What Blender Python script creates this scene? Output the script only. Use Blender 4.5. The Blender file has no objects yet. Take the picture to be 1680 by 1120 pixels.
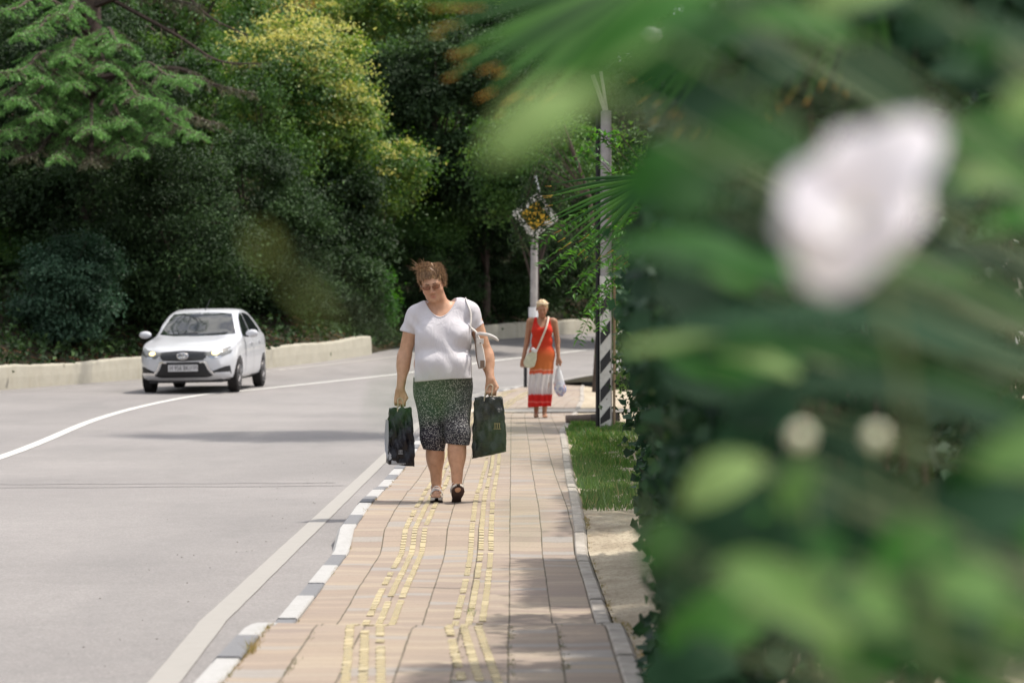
import bpy, bmesh, math, random
import numpy as np
from mathutils import Vector, Matrix, geometry
from mathutils.bvhtree import BVHTree

# ---------------------------------------------------------------- camera, sky, sun, exposure
S = bpy.context.scene
COL = S.collection
CAM_H = 1.12
F = 3967.0            # focal length in pixels of the 1680 px wide frame (85 mm lens)
cam_d = bpy.data.cameras.new('camera')
cam = bpy.data.objects.new('camera', cam_d); COL.objects.link(cam)
cam.location = (0, 0, CAM_H)
cam.rotation_euler = (math.radians(90 - 0.115), 0, 0)
cam_d.lens = 85; cam_d.sensor_width = 36; cam_d.clip_start = 0.05; cam_d.clip_end = 2000
cam_d.dof.use_dof = True; cam_d.dof.focus_distance = 16.5; cam_d.dof.aperture_fstop = 4.0
S.camera = cam

SUN = Vector((0.40, 0.12, 0.905)).normalized()
w = bpy.data.worlds.new('World'); S.world = w; w.use_nodes = True
nt = w.node_tree; bg = nt.nodes['Background']
sky = nt.nodes.new('ShaderNodeTexSky'); sky.sky_type = 'NISHITA'; sky.sun_disc = False
sky.sun_elevation = math.asin(SUN.z); sky.sun_rotation = math.atan2(SUN.x, SUN.y)
sky.dust_density = 3.0; sky.air_density = 1.0; sky.ozone_density = 1.0
# broken clouds over the blue
tcw = nt.nodes.new('ShaderNodeTexCoord'); cn = nt.nodes.new('ShaderNodeTexNoise'); cn.inputs['Scale'].default_value = 3.2; cn.inputs['Detail'].default_value = 6; cn.inputs['Roughness'].default_value = .6
nt.links.new(tcw.outputs['Generated'], cn.inputs['Vector'])
cr_ = nt.nodes.new('ShaderNodeValToRGB'); cr_.color_ramp.elements[0].position = .46; cr_.color_ramp.elements[1].position = .60
nt.links.new(cn.outputs['Fac'], cr_.inputs[0])
mxw = nt.nodes.new('ShaderNodeMix'); mxw.data_type = 'RGBA'; mxw.inputs[7].default_value = (11, 10.8, 10.4, 1)
nt.links.new(cr_.outputs[0], mxw.inputs[0]); nt.links.new(sky.outputs[0], mxw.inputs[6])
nt.links.new(mxw.outputs[2], bg.inputs[0]); bg.inputs[1].default_value = 0.14
sd = bpy.data.lights.new('sun', 'SUN'); so = bpy.data.objects.new('sun', sd); COL.objects.link(so)
sd.energy = 3.45; sd.angle = math.radians(1.6); sd.color = (1.0, 0.95, 0.86)
so.rotation_euler = SUN.to_track_quat('Z', 'Y').to_euler(); so.location = (10, 5, 30)
S.view_settings.view_transform = 'Standard'; S.view_settings.look = 'None'
S.view_settings.exposure = 0.43; S.view_settings.gamma = 1
S.view_settings.use_curve_mapping = False
S.render.engine = 'CYCLES'
S.cycles.use_denoising = True
S.cycles.max_bounces = 6; S.cycles.diffuse_bounces = 3; S.cycles.glossy_bounces = 2
S.cycles.transmission_bounces = 4; S.cycles.transparent_max_bounces = 8
S.cycles.sample_clamp_indirect = 6
S.cycles.caustics_reflective = False; S.cycles.caustics_refractive = False

# ---------------------------------------------------------------- helpers
def at(px, py, Y):
    return Vector(((px - 840) / F * Y, Y, CAM_H - (py - 552) / F * Y))

def tag(o, label=None, cat=None, group=None, kind=None):
    if label: o['label'] = label
    if cat: o['category'] = cat
    if group: o['group'] = group
    if kind: o['kind'] = kind
    return o

def empty(name, loc=(0, 0, 0), rz=0.0):
    o = bpy.data.objects.new(name, None); COL.objects.link(o)
    o.location = loc; o.rotation_euler = (0, 0, rz); o.empty_display_size = 0.2
    return o

def link(name, me, mat=None, parent=None, smooth=False):
    o = bpy.data.objects.new(name, me); COL.objects.link(o)
    if mat is not None: me.materials.append(mat)
    if parent is not None: o.parent = parent
    if smooth: me.polygons.foreach_set('use_smooth', [True] * len(me.polygons))
    me.name = name
    return o

def mesh_np(name, V, Fc, mat=None, parent=None, smooth=False, attr=None):
    """V (n,3); Fc (m,k) with constant k"""
    V = np.asarray(V, dtype=np.float32); Fc = np.asarray(Fc, dtype=np.int32)
    me = bpy.data.meshes.new(name)
    m, k = Fc.shape
    me.vertices.add(len(V)); me.vertices.foreach_set('co', V.ravel())
    me.loops.add(m * k); me.loops.foreach_set('vertex_index', Fc.ravel())
    me.polygons.add(m)
    me.polygons.foreach_set('loop_start', np.arange(0, m * k, k, dtype=np.int32))
    me.update(calc_edges=True)
    if attr is not None:
        for an, av in attr.items():
            av = np.asarray(av, dtype=np.float32)
            if av.ndim == 1:
                a = me.attributes.new(an, 'FLOAT', 'POINT'); a.data.foreach_set('value', av)
            else:
                a = me.attributes.new(an, 'FLOAT_COLOR', 'POINT')
                a.data.foreach_set('color', np.concatenate([av, np.ones((len(av), 1), np.float32)], 1).ravel())
    o = link(name, me, mat, parent, False)
    if smooth: me.polygons.foreach_set('use_smooth', np.ones(m, dtype=bool))
    return o

def mesh_py(name, V, Fc, mat=None, parent=None, smooth=False):
    me = bpy.data.meshes.new(name); me.from_pydata([tuple(v) for v in V], [], Fc); me.update()
    return link(name, me, mat, parent, smooth)

class MB:
    """collects primitives into one mesh"""
    def __init__(s): s.V = []; s.F = []
    def add(s, V, Fc):
        n = len(s.V); s.V += [Vector(v) for v in V]; s.F += [tuple(i + n for i in f) for f in Fc]; return s
    def box(s, c, d, M=None):
        c = Vector(c); hx, hy, hz = d[0] / 2, d[1] / 2, d[2] / 2
        V = [Vector((x, y, z)) for x in (-hx, hx) for y in (-hy, hy) for z in (-hz, hz)]
        if M is not None: V = [M @ v for v in V]
        V = [v + c for v in V]
        return s.add(V, [(0, 1, 3, 2), (4, 6, 7, 5), (0, 4, 5, 1), (2, 3, 7, 6), (0, 2, 6, 4), (1, 5, 7, 3)])
    def tube(s, pts, rad, n=8, cap=True):
        pts = [Vector(p) for p in pts]
        if not hasattr(rad, '__len__'): rad = [rad] * len(pts)
        V = []; Fc = []; u = None
        for i, p in enumerate(pts):
            t = (pts[min(i + 1, len(pts) - 1)] - pts[max(i - 1, 0)]).normalized()
            if u is None:
                u = t.orthogonal().normalized()
            else:
                u = (u - t * u.dot(t))
                u = u.normalized() if u.length > 1e-6 else t.orthogonal().normalized()
            v = t.cross(u)
            for k in range(n):
                a = 2 * math.pi * k / n
                V.append(p + (u * math.cos(a) + v * math.sin(a)) * rad[i])
        for i in range(len(pts) - 1):
            for k in range(n):
                a = i * n + k; b = i * n + (k + 1) % n
                Fc.append((a, b, b + n, a + n))
        if cap:
            Fc.append(tuple(range(n - 1, -1, -1))); Fc.append(tuple((len(pts) - 1) * n + k for k in range(n)))
        return s.add(V, Fc)
    def ball(s, c, r, nu=12, nv=8, M=None):
        c = Vector(c)
        if not hasattr(r, '__len__'): r = (r, r, r)
        V = []; Fc = []
        for j in range(nv + 1):
            th = math.pi * j / nv
            for i in range(nu):
                ph = 2 * math.pi * i / nu
                p = Vector((r[0] * math.sin(th) * math.cos(ph), r[1] * math.sin(th) * math.sin(ph), r[2] * math.cos(th)))
                if M is not None: p = M @ p
                V.append(p + c)
        for j in range(nv):
            for i in range(nu):
                a = j * nu + i; b = j * nu + (i + 1) % nu
                Fc.append((a, a + nu, b + nu, b))
        return s.add(V, Fc)
    def disc(s, c, r, axis='y', n=24, depth=0.01):
        ax = {'x': Vector((1, 0, 0)), 'y': Vector((0, 1, 0)), 'z': Vector((0, 0, 1))}[axis]
        return s.tube([Vector(c) - ax * depth / 2, Vector(c) + ax * depth / 2], r, n)
    def build(s, name, mat=None, parent=None, smooth=True, bevel=0.0):
        me = bpy.data.meshes.new(name); me.from_pydata([tuple(v) for v in s.V], [], s.F); me.update()
        o = link(name, me, mat, parent, smooth)
        if bevel:
            m = o.modifiers.new('bevel', 'BEVEL'); m.width = bevel; m.segments = 2; m.limit_method = 'ANGLE'
        if smooth:
            try: me.set_sharp_from_angle(angle=math.radians(40))
            except Exception: pass
        return o

def catmull(P, n=8):
    P = [np.array(p, float) for p in P]; out = []
    Q = [2 * P[0] - P[1]] + P + [2 * P[-1] - P[-2]]
    for i in range(1, len(Q) - 2):
        for k in range(n):
            t = k / n
            out.append(0.5 * ((2 * Q[i]) + (-Q[i - 1] + Q[i + 1]) * t + (2 * Q[i - 1] - 5 * Q[i] + 4 * Q[i + 1] - Q[i + 2]) * t * t + (-Q[i - 1] + 3 * Q[i] - 3 * Q[i + 1] + Q[i + 2]) * t ** 3))
    out.append(P[-1])
    return np.array(out)

# ---------------------------------------------------------------- materials
class Mat:
    def __init__(s, name, base=(0.5, 0.5, 0.5), rough=0.6, spec=0.5, metal=0.0):
        s.m = bpy.data.materials.new(name); s.m.use_nodes = True
        s.nt = s.m.node_tree; s.b = s.nt.nodes['Principled BSDF']
        s.b.inputs['Base Color'].default_value = (*base, 1)
        s.b.inputs['Roughness'].default_value = rough
        s.b.inputs['Specular IOR Level'].default_value = spec
        s.b.inputs['Metallic'].default_value = metal
        s.out = s.nt.nodes['Material Output']
    def n(s, t, **kw):
        nd = s.nt.nodes.new(t)
        for k, v in kw.items():
            if k in nd.inputs.keys() if hasattr(nd.inputs, 'keys') else False: nd.inputs[k].default_value = v
            else: setattr(nd, k, v)
        return nd
    def l(s, a, b): s.nt.links.new(a, b); return s
    def coord(s, kind='Object', scale=(1, 1, 1), loc=(0, 0, 0)):
        tc = s.n('ShaderNodeTexCoord'); mp = s.n('ShaderNodeMapping')
        mp.inputs['Scale'].default_value = scale; mp.inputs['Location'].default_value = loc
        s.l(tc.outputs[kind], mp.inputs['Vector']); return mp.outputs[0]
    def noise(s, co, scale, detail=4, rough=0.55, dist=0.0):
        nd = s.n('ShaderNodeTexNoise'); nd.inputs['Scale'].default_value = scale
        nd.inputs['Detail'].default_value = detail; nd.inputs['Roughness'].default_value = rough
        nd.inputs['Distortion'].default_value = dist
        if co is not None: s.l(co, nd.inputs['Vector'])
        return nd.outputs['Fac']
    def ramp(s, fac, stops, interp='LINEAR'):
        r = s.n('ShaderNodeValToRGB'); cr = r.color_ramp; cr.interpolation = interp
        while len(cr.elements) < len(stops): cr.elements.new(0.5)
        for e, (p, c) in zip(cr.elements, stops):
            e.position = p; e.color = (*c, 1) if hasattr(c, '__len__') else (c, c, c, 1)
        s.l(fac, r.inputs[0]); return r.outputs[0]
    def mix(s, fac, a, b, blend='MIX'):
        m = s.n('ShaderNodeMix', data_type='RGBA', blend_type=blend)
        for sock, v in ((m.inputs[0], fac), (m.inputs[6], a), (m.inputs[7], b)):
            if isinstance(v, (int, float)): sock.default_value = v
            elif isinstance(v, tuple): sock.default_value = (*v, 1)
            else: s.l(v, sock)
        return m.outputs[2]
    def math(s, op, a, b=None, c=None):
        m = s.n('ShaderNodeMath', operation=op)
        for i, v in enumerate((a, b, c)):
            if v is None: continue
            if isinstance(v, (int, float)): m.inputs[i].default_value = v
            else: s.l(v, m.inputs[i])
        return m.outputs[0]
    def base(s, c): s.l(c, s.b.inputs['Base Color']); return s
    def bump(s, h, strength=0.3, dist=0.01):
        b = s.n('ShaderNodeBump'); b.inputs['Strength'].default_value = strength; b.inputs['Distance'].default_value = dist
        s.l(h, b.inputs['Height']); s.l(b.outputs[0], s.b.inputs['Normal']); return s

def plain(name, c, rough=0.5, spec=0.5, metal=0.0, var=0.12, scale=20, bump=0.0):
    m = Mat(name, c, rough, spec, metal); co = m.coord()
    f = m.noise(co, scale)
    d = tuple(x * (1 - var) for x in c); u = tuple(min(1, x * (1 + var)) for x in c)
    m.base(m.ramp(f, [(0.3, d), (0.7, u)]))
    if bump: m.bump(f, bump, 0.01)
    return m.m

def leaf_mat(name, stops, rough=0.45, trans=0.3, spec=0.5):
    """leaf colours picked per leaf from its own random value; light passes through the blade"""
    m = Mat(name, stops[0][1], rough, spec)
    a = m.n('ShaderNodeAttribute', attribute_name='v')
    c = m.ramp(a.outputs['Fac'], stops)
    m.base(c)
    t = m.n('ShaderNodeBsdfTranslucent')
    hs = m.n('ShaderNodeHueSaturation'); hs.inputs['Saturation'].default_value = 1.15; hs.inputs['Value'].default_value = 1.6
    hs.inputs['Hue'].default_value = 0.49
    m.l(c, hs.inputs['Color']); m.l(hs.outputs[0], t.inputs[0])
    mx = m.n('ShaderNodeMixShader'); mx.inputs[0].default_value = trans
    m.l(m.b.outputs[0], mx.inputs[1]); m.l(t.outputs[0], mx.inputs[2]); m.l(mx.outputs[0], m.out.inputs[0])
    return m.m

# ---------------------------------------------------------------- leaves
def leaves(name, C, size, rng, mat, parent=None, up=0.5, out=None, elong=1.9, droop=0.0, vcol=None, fold=0.25, dirs=None, jitter=0.3):
    """one mesh of many leaf blades: C (n,3) centres, out (n,3) preferred normals"""
    C = np.asarray(C, np.float32); n = len(C)
    N = rng.normal(size=(n, 3)).astype(np.float32); N /= np.linalg.norm(N, axis=1, keepdims=True)
    N = N * 0.75; N[:, 2] += up
    if out is not None: N += out * 0.5
    N /= np.linalg.norm(N, axis=1, keepdims=True) + 1e-6
    D = rng.normal(size=(n, 3)).astype(np.float32) if dirs is None else dirs + rng.normal(size=(n, 3)) * jitter
    D[:, 2] -= droop
    D -= N * np.sum(D * N, axis=1, keepdims=True); D /= np.linalg.norm(D, axis=1, keepdims=True) + 1e-6
    B = np.cross(N, D)
    L = (size * rng.uniform(0.6, 1.35, n))[:, None]; W = L / elong
    b0 = C - D * L * 0.5; tip = C + D * L * 0.5 - N * L * 0.12
    m1 = C - D * L * 0.08
    l1 = m1 + B * W * 0.5 + N * W * fold; r1 = m1 - B * W * 0.5 + N * W * fold
    V = np.stack([b0, l1, tip, r1], 1).reshape(-1, 3)
    k = np.arange(n)[:, None] * 4
    T = np.concatenate([k + [0, 2, 1], k + [0, 3, 2]], 0)
    v = rng.uniform(0, 1, n) if vcol is None else vcol
    return mesh_np(name, V, T, mat, parent, attr={'v': np.repeat(v, 4)})

def crown_points(rng, blobs, clumps, per, clump_r, flat=0.6, shell=0.72, back=0.45):
    """leaf positions: clumps spread through the outer volume of several ellipsoids"""
    P = []; O = []; VC = []; CC = []
    wts = np.array([b[1][0] * b[1][2] for b in blobs]); wts = wts / wts.sum()
    for i in range(clumps):
        c, r = blobs[rng.choice(len(blobs), p=wts)]
        d = rng.normal(size=3); d /= np.linalg.norm(d)
        if d[1] > 0.3 and rng.uniform() > back: d[1] *= -1
        rr = rng.uniform(shell, 1.04)
        p = np.array(c) + d * np.array(r) * rr
        k = int(per * rng.uniform(0.6, 1.4)); cr = clump_r * rng.uniform(0.6, 1.5)
        q = rng.normal(size=(k, 3)) * 0.42; q[:, 2] *= flat
        q[:, 2] -= 0.22 * (q[:, 0] ** 2 + q[:, 1] ** 2)
        P.append(p + q * cr); O.append(np.tile(d, (k, 1))); VC.append(np.clip(rng.uniform() ** 1.3 * 0.72 + rng.uniform(0, 0.28, k), 0, 1)); CC.append((p, cr))
    return np.concatenate(P), np.concatenate(O), np.concatenate(VC), CC

def trunk_mesh(name, base, top, r0, rng, mat, parent, limbs, bend=0.3):
    base = Vector(base); top = Vector(top); mb = MB()
    pts = []; rad = []
    for i in range(7):
        t = i / 6
        p = base.lerp(top, t); p += Vector((math.sin(t * 4 + r0 * 9) * bend * t, math.cos(t * 3) * bend * 0.4 * t, 0))
        pts.append(p); rad.append(r0 * (1.25 if i == 0 else 1) * (1 - 0.65 * t))
    mb.tube(pts, rad, 8)
    for (q, cr) in limbs:
        t = rng.uniform(0.35, 0.95); i = min(5, int(t * 6)); s = pts[i].lerp(pts[i + 1], t * 6 - i)
        q = Vector(q); m = s.lerp(q, 0.5) + Vector((0, 0, 0.08 * (q - s).length))
        a = rad[i] * 0.45
        mb.tube([s, s.lerp(m, 0.5), m, m.lerp(q, 0.55), q], [a, a * 0.8, a * 0.6, a * 0.4, a * 0.15], 5)
    return mb.build(name, mat, parent)

def ground_z(x, y):
    return 0.0
# ================================================================ the setting
m = Mat('asphalt', (0.2, 0.2, 0.2), 0.82, 0.35); co = m.coord()
f1 = m.noise(co, 0.35, 3); f2 = m.noise(co, 80, 3, 0.8); f3 = m.noise(co, 6, 4)
c = m.ramp(f1, [(0.3, (0.216, 0.200, 0.194)), (0.7, (0.276, 0.255, 0.246))])
c = m.mix(m.ramp(f2, [(0.32, 0.8), (0.5, 0.0)]), c, (0.15, 0.14, 0.13))
c = m.mix(m.ramp(f2, [(0.56, 0.0), (0.68, 0.6)]), c, (0.42, 0.40, 0.37))
c = m.mix(m.ramp(f3, [(0.4, 0.0), (0.75, 0.22)]), c, (0.15, 0.145, 0.14))
f4 = m.noise(m.coord('Object', (.8, .22, 1)), 1.1, 5, .6); c = m.mix(m.ramp(f4, [(0.5, 0.0), (0.68, 0.30)]), c, (0.14, 0.135, 0.132))
f5 = m.noise(co, 2.2, 6, .7); c = m.mix(m.ramp(f5, [(0.62, 0.0), (0.74, 0.35)]), c, (0.34, 0.32, 0.30))
# long faint tyre tracks along the lane
tc = m.n('ShaderNodeUVMap'); sep = m.n('ShaderNodeSeparateXYZ'); m.l(tc.outputs[0], sep.inputs[0])
tr = m.math('SINE', m.math('MULTIPLY', sep.outputs['X'], 14.0))
c = m.mix(m.math('MULTIPLY', m.ramp(tr, [(0.3, 0.0), (1.0, 1.0)]), 0.10), c, (0.13, 0.125, 0.125))
m.base(c); m.bump(f2, 0.35, 0.004); M_ASPH = m.m

def paint_mat(name, colr, wear=0.35):
    m = Mat(name, colr, 0.7, 0.3); co = m.coord()
    f = m.noise(co, 14, 6, 0.75); g = m.noise(co, 120, 2)
    c = m.mix(m.ramp(f, [(0.45, 0.0), (0.75, wear)]), colr, (0.25, 0.24, 0.22))
    c = m.mix(m.ramp(g, [(0.35, wear * 0.8), (0.5, 0.0)]), c, (0.3, 0.29, 0.27))
    m.base(c); m.bump(g, 0.2, 0.002); return m.m
M_LINE = paint_mat('road_paint', (0.60, 0.585, 0.55), 0.2)
M_LINE_OLD = paint_mat('worn_road_paint', (0.325, 0.305, 0.28), 0.35)
M_KWHITE = paint_mat('kerb_white', (0.42, 0.41, 0.40), 0.5)
M_KGREY = paint_mat('kerb_grey', (0.17, 0.17, 0.18), 0.3)
M_YEL = paint_mat('yellow_paint', (0.47, 0.385, 0.22), 0.45)

# road stations: right edge, centre line, left edge
ST = [((-1.05, -8, -.12), (-4.6, -8, -.12), (-8.8, -8, -.12)),
      ((-1.05, 5, -.12), (-4.65, 5, -.12), (-8.8, 5, -.12)),
      ((-1.05, 14, -.12), (-4.8, 14, -.12), (-9.2, 14, -.12)),
      ((-1.05, 22, -.12), (-5.25, 24.8, -.12), (-10.0, 25, -.12)),
      ((-1.05, 29, -.11), (-5.95, 34.3, -.073), (-10.6, 33, -.05)),
      ((-1.0, 35, -.08), (-6.05, 40.0, -.02), (-10.8, 39, .02)),
      ((-.80, 41, -.02), (-5.53, 43.2, .079), (-10.5, 43, .07)),
      ((-.35, 46, .03), (-4.68, 46, .134), (-9.74, 46.5, .10)),
      ((.13, 49.5, .06), (-2.72, 54, .262), (-8.0, 51.6, .21)),
      ((.9, 51.8, .12), (-1.6, 58, .37), (-5.46, 54.5, .41)),
      ((1.87, 54, .25), (-.47, 62, .495), (-3.55, 61, .67)),
      ((3.4, 57.5, .34), (1.0, 66.5, .62), (-2.4, 68, .90)),
      ((5.0, 60.5, .42), (2.4, 71, .744), (-.59, 73, 1.03)),
      ((8.5, 65, .55), (5.2, 76.5, .90), (2.7, 80, 1.24)),
      ((13, 69, .65), (9.5, 82, 1.02), (8, 87, 1.40)),
      ((26, 75, .8), (23, 92, 1.2), (21, 98, 1.55))]
NS = 8
RP = catmull([s[0] for s in ST], NS); CP = catmull([s[1] for s in ST], NS); LP = catmull([s[2] for s in ST], NS)
n = len(RP); V = []; UV = []; Fc = []
for i in range(n):
    for k in range(9):
        t = k / 4
        p = RP[i] * (1 - t) + CP[i] * t if t <= 1 else CP[i] * (2 - t) + LP[i] * (t - 1)
        if k == 0: p = p + np.array((.03, 0, 0))
        if k == 8: p = p + (LP[i] - CP[i]) * 0.05
        V.append(p); UV.append((k / 8, i))
for i in range(n - 1):
    for k in range(8):
        a = i * 9 + k; Fc.append((a, a + 9, a + 10, a + 1))
road = mesh_np('road', V, Fc, M_ASPH, smooth=True)
uvl = road.data.uv_layers.new(name='UVMap')
UVa = np.array(UV, np.float32)
lv = np.empty(len(road.data.loops), np.int32); road.data.loops.foreach_get('vertex_index', lv)
uvl.data.foreach_set('uv', UVa[lv].ravel())
tag(road, kind='structure')
ROADBVH = BVHTree.FromPolygons([Vector(v) for v in V], Fc)
def road_z(x, y):
    h = ROADBVH.ray_cast(Vector((x, y, 20)), Vector((0, 0, -1)))
    return h[0].z if h[0] else 0.0

def strip(name, pts, width, mat, dz=0.005, kind='structure', drape=True, wob=0.0):
    """painted line draped on the road"""
    V = []; Fc = []; rng = random.Random(3)
    pts = [np.array(p) for p in pts]
    for i, p in enumerate(pts):
        t = pts[min(i + 1, len(pts) - 1)] - pts[max(i - 1, 0)]; t[2] = 0; t /= np.linalg.norm(t)
        nn = np.array((-t[1], t[0], 0)); j = rng.uniform(-wob, wob)
        for s in (-1, 1):
            q = p + nn * (s * width / 2 + j)
            z = road_z(q[0], q[1]) if drape else q[2]
            V.append((q[0], q[1], z + dz))
        if i: a = 2 * i; Fc.append((a - 2, a - 1, a + 1, a))
    o = mesh_py(name, V, Fc, mat); tag(o, kind=kind); return o
strip('center_line', CP[:-4], 0.135, M_LINE)
strip('edge_line', [(-1.30 + .06 * max(0, min(1, (10.5 - y) / 2)), y, 0) for y in np.arange(-6, 33.5, 0.25)] +
      [tuple(p + np.array((-.25 + .0 * p[0], .05, 0))) for p in RP if p[1] > 34][:-4], 0.115, M_LINE_OLD, wob=0.0015)
leftline = [LP[i] + (CP[i] - LP[i]) / np.linalg.norm(CP[i] - LP[i]) * 0.75 for i in range(len(LP) - 2)]
strip('edge_line', leftline, 0.10, M_LINE_OLD)

# ---------------------------------------------------------------- pavement
def prof(y):
    P = [(-9, 0), (9.35, 0), (9.6, -.03), (10.3, -.118), (10.7, -.126), (13.9, -.127), (14.05, -.11), (14.4, -.028), (15, -.018), (16, 0), (17.5, -.006), (18.5, -.028), (21.7, -.034),
         (25.5, .012), (29, .0), (33, .005), (36, 0), (39, .02), (42, .03), (46, .07), (50, .10), (55, .27), (60, .44), (70, .6)]
    for (a, b), (c2, d) in zip(P, P[1:]):
        if y <= c2: t = (y - a) / (c2 - a); t = t * t * (3 - 2 * t) if c2 - a > 0.5 else t; return b + (d - b) * t
    return P[-1][1]
def interp(P, y):
    ys = [p[0] for p in P]; xs = [p[1] for p in P]
    return float(np.interp(y, ys, xs))
LEFT = [(-9, -.94), (34, -.94), (38, -.86), (41, -.70), (46, -.25), (49.5, .23), (51.8, 1.0)]
RIGHT = [(-9, .365), (14, .365), (20, .44), (28.7, .56), (36, .92), (42, 1.18), (48, 1.35), (51.8, 1.5)]
pl = lambda y: interp(LEFT, y); pr = lambda y: interp(RIGHT, y)

m = Mat('pavers', (0.4, 0.33, 0.27), 0.85, 0.25)
tc = m.n('ShaderNodeUVMap'); 
dn = m.n('ShaderNodeTexNoise'); dn.inputs['Scale'].default_value = 1.3; dn.inputs['Detail'].default_value = 2
m.l(tc.outputs[0], dn.inputs['Vector'])
va = m.n('ShaderNodeVectorMath', operation='MULTIPLY_ADD'); m.l(dn.outputs['Color'], va.inputs[0]); va.inputs[1].default_value = (0.010, 0.008, 0); m.l(tc.outputs[0], va.inputs[2])
br = m.n('ShaderNodeTexBrick'); br.offset = 0.0; br.squash = 1.0
m.l(va.outputs[0], br.inputs['Vector'])
br.inputs['Color1'].default_value = (0, 0, 0, 1); br.inputs['Color2'].default_value = (1, 1, 1, 1); br.inputs['Mortar'].default_value = (0.5, 0.5, 0.5, 1)
br.inputs['Scale'].default_value = 1; br.inputs['Mortar Size'].default_value = 0.0022; br.inputs['Mortar Smooth'].default_value = 0.3
br.inputs['Bias'].default_value = 0; br.inputs['Brick Width'].default_value = 0.1865; br.inputs['Row Height'].default_value = 0.0985
c = m.ramp(br.outputs['Color'], [(0.0, (0.265, 0.212, 0.181)), (0.2, (0.312, 0.251, 0.206)), (0.42, (0.349, 0.288, 0.228)), (0.6, (0.279, 0.223, 0.188)), (0.76, (0.326, 0.270, 0.219)), (0.86, (0.293, 0.274, 0.256)), (1.0, (0.260, 0.233, 0.214))], 'CONSTANT')
big = m.noise(tc.outputs[0], 0.9, 3)
c = m.mix(m.ramp(big, [(0.35, 0.0), (0.7, 0.45)]), c, (0.392, 0.308, 0.217))
fine = m.noise(tc.outputs[0], 60, 4, 0.7)
c = m.mix(m.ramp(fine, [(0.3, 0.35), (0.55, 0.0)]), c, (0.203, 0.165, 0.139))
c = m.mix(m.math('MULTIPLY', br.outputs['Fac'], 0.7), c, (0.128, 0.098, 0.075))
# wider, dirt-filled joints between the columns
br2 = m.n('ShaderNodeTexBrick'); br2.offset = 0.0; m.l(va.outputs[0], br2.inputs['Vector'])
br2.inputs['Scale'].default_value = 1; br2.inputs['Mortar Size'].default_value = 0.0040; br2.inputs['Mortar Smooth'].default_value = 0.2
br2.inputs['Brick Width'].default_value = 0.1865; br2.inputs['Row Height'].default_value = 400.0; br2.inputs['Bias'].default_value = 0
jn = m.noise(tc.outputs[0], 5, 4)
jf = m.math('MULTIPLY', br2.outputs['Fac'], m.ramp(jn, [(0.25, 0.15), (0.6, 0.95)]))
c = m.mix(jf, c, (0.090, 0.075, 0.049))
st = m.noise(tc.outputs[0], 2.3, 5, 0.6)
c = m.mix(m.ramp(st, [(0.56, 0.0), (0.75, 0.28)]), c, (0.203, 0.169, 0.139))
m.base(c)
hh = m.math('SUBTRACT', m.math('MULTIPLY', fine, 0.3), m.math('MAXIMUM', br.outputs['Fac'], br2.outputs['Fac']))
m.bump(hh, 0.5, 0.004)
M_PAVE = m.m
rngp = np.random.default_rng(5)
ys = np.unique(np.concatenate([np.arange(-8, 9, .5), np.arange(9, 20, .1), np.arange(20, 52, .25)]))
V = []; UV = []; Fc = []; K = 15
wave = rngp.normal(size=(len(ys), K)) * 0.0016
for i, y in enumerate(ys):
    a, b = pl(y), pr(y)
    for k in range(K):
        t = k / (K - 1); x = a + (b - a) * t
        V.append((x, y, prof(y) + wave[i, k] + 0.004 * math.sin(y * 2.1 + k * .5)))
        UV.append((x - a, y))
for i in range(len(ys) - 1):
    for k in range(K - 1):
        q = i * K + k; Fc.append((q, q + 1, q + K + 1, q + K))
pave = mesh_np('pavement', V, Fc, M_PAVE, smooth=True)
uvl = pave.data.uv_layers.new(name='UVMap'); UVa = np.array(UV, np.float32)
lv = np.empty(len(pave.data.loops), np.int32); pave.data.loops.foreach_get('vertex_index', lv); uvl.data.foreach_set('uv', UVa[lv].ravel())
tag(pave, kind='structure')
PBVH = BVHTree.FromPolygons([Vector(v) for v in V], Fc)
def pave_z(x, y):
    h = PBVH.ray_cast(Vector((x, y, 5)), Vector((0, 0, -1)))
    return h[0].z if h[0] else prof(y)

# yellow tactile dashes fixed on the tiles
rd = random.Random(11); V = []; Fc = []
def dash(x, y, wd, ln):
    h = 0.0045
    z0 = pave_z(x, y) + 0.001; n0 = len(V)
    for dz in (0, h):
        for dx, dy in ((-wd / 2, -ln / 2), (wd / 2, -ln / 2), (wd / 2, ln / 2), (-wd / 2, ln / 2)):
            V.append((x + dx, y + dy, pave_z(x + dx, y + dy) + 0.001 + dz))
    for f in ((4, 5, 6, 7), (0, 1, 5, 4), (1, 2, 6, 5), (2, 3, 7, 6), (3, 0, 4, 7)): Fc.append(tuple(n0 + i for i in f))
for gx in (-.575, -.185):
    for s in (-1, 0, 1):
        y = 7.0; gap = 0
        while y < 47:
            wob = 0.006 * math.sin(y * 0.7 + gx * 7)
            if y > 30: wob += (pl(y) + .94) * 0.75
            if y < 9.4: wob += (9.4 - y) * .055
            ln = 0.088
            if gap <= 0 and rd.random() < 0.035: gap = rd.randint(1, 3)
            if gap > 0: gap -= 1
            else:
                if rd.random() < 0.05: pass
                elif rd.random() < 0.22:
                    dash(gx + s * 0.0575 + wob, y, 0.031, ln)
                else:
                    dash(gx + s * 0.0575 + wob + rd.uniform(-.002, .002), y - .024, 0.029, 0.036); dash(gx + s * 0.0575 + wob, y + .024, 0.029, 0.034)
            y += 0.0985
            if int(y * 10) % 10 == 0 and rd.random() < 0.25: y += 0.03
tact = mesh_py('tactile_strips', V, Fc, M_YEL); tag(tact, kind='structure')

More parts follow.
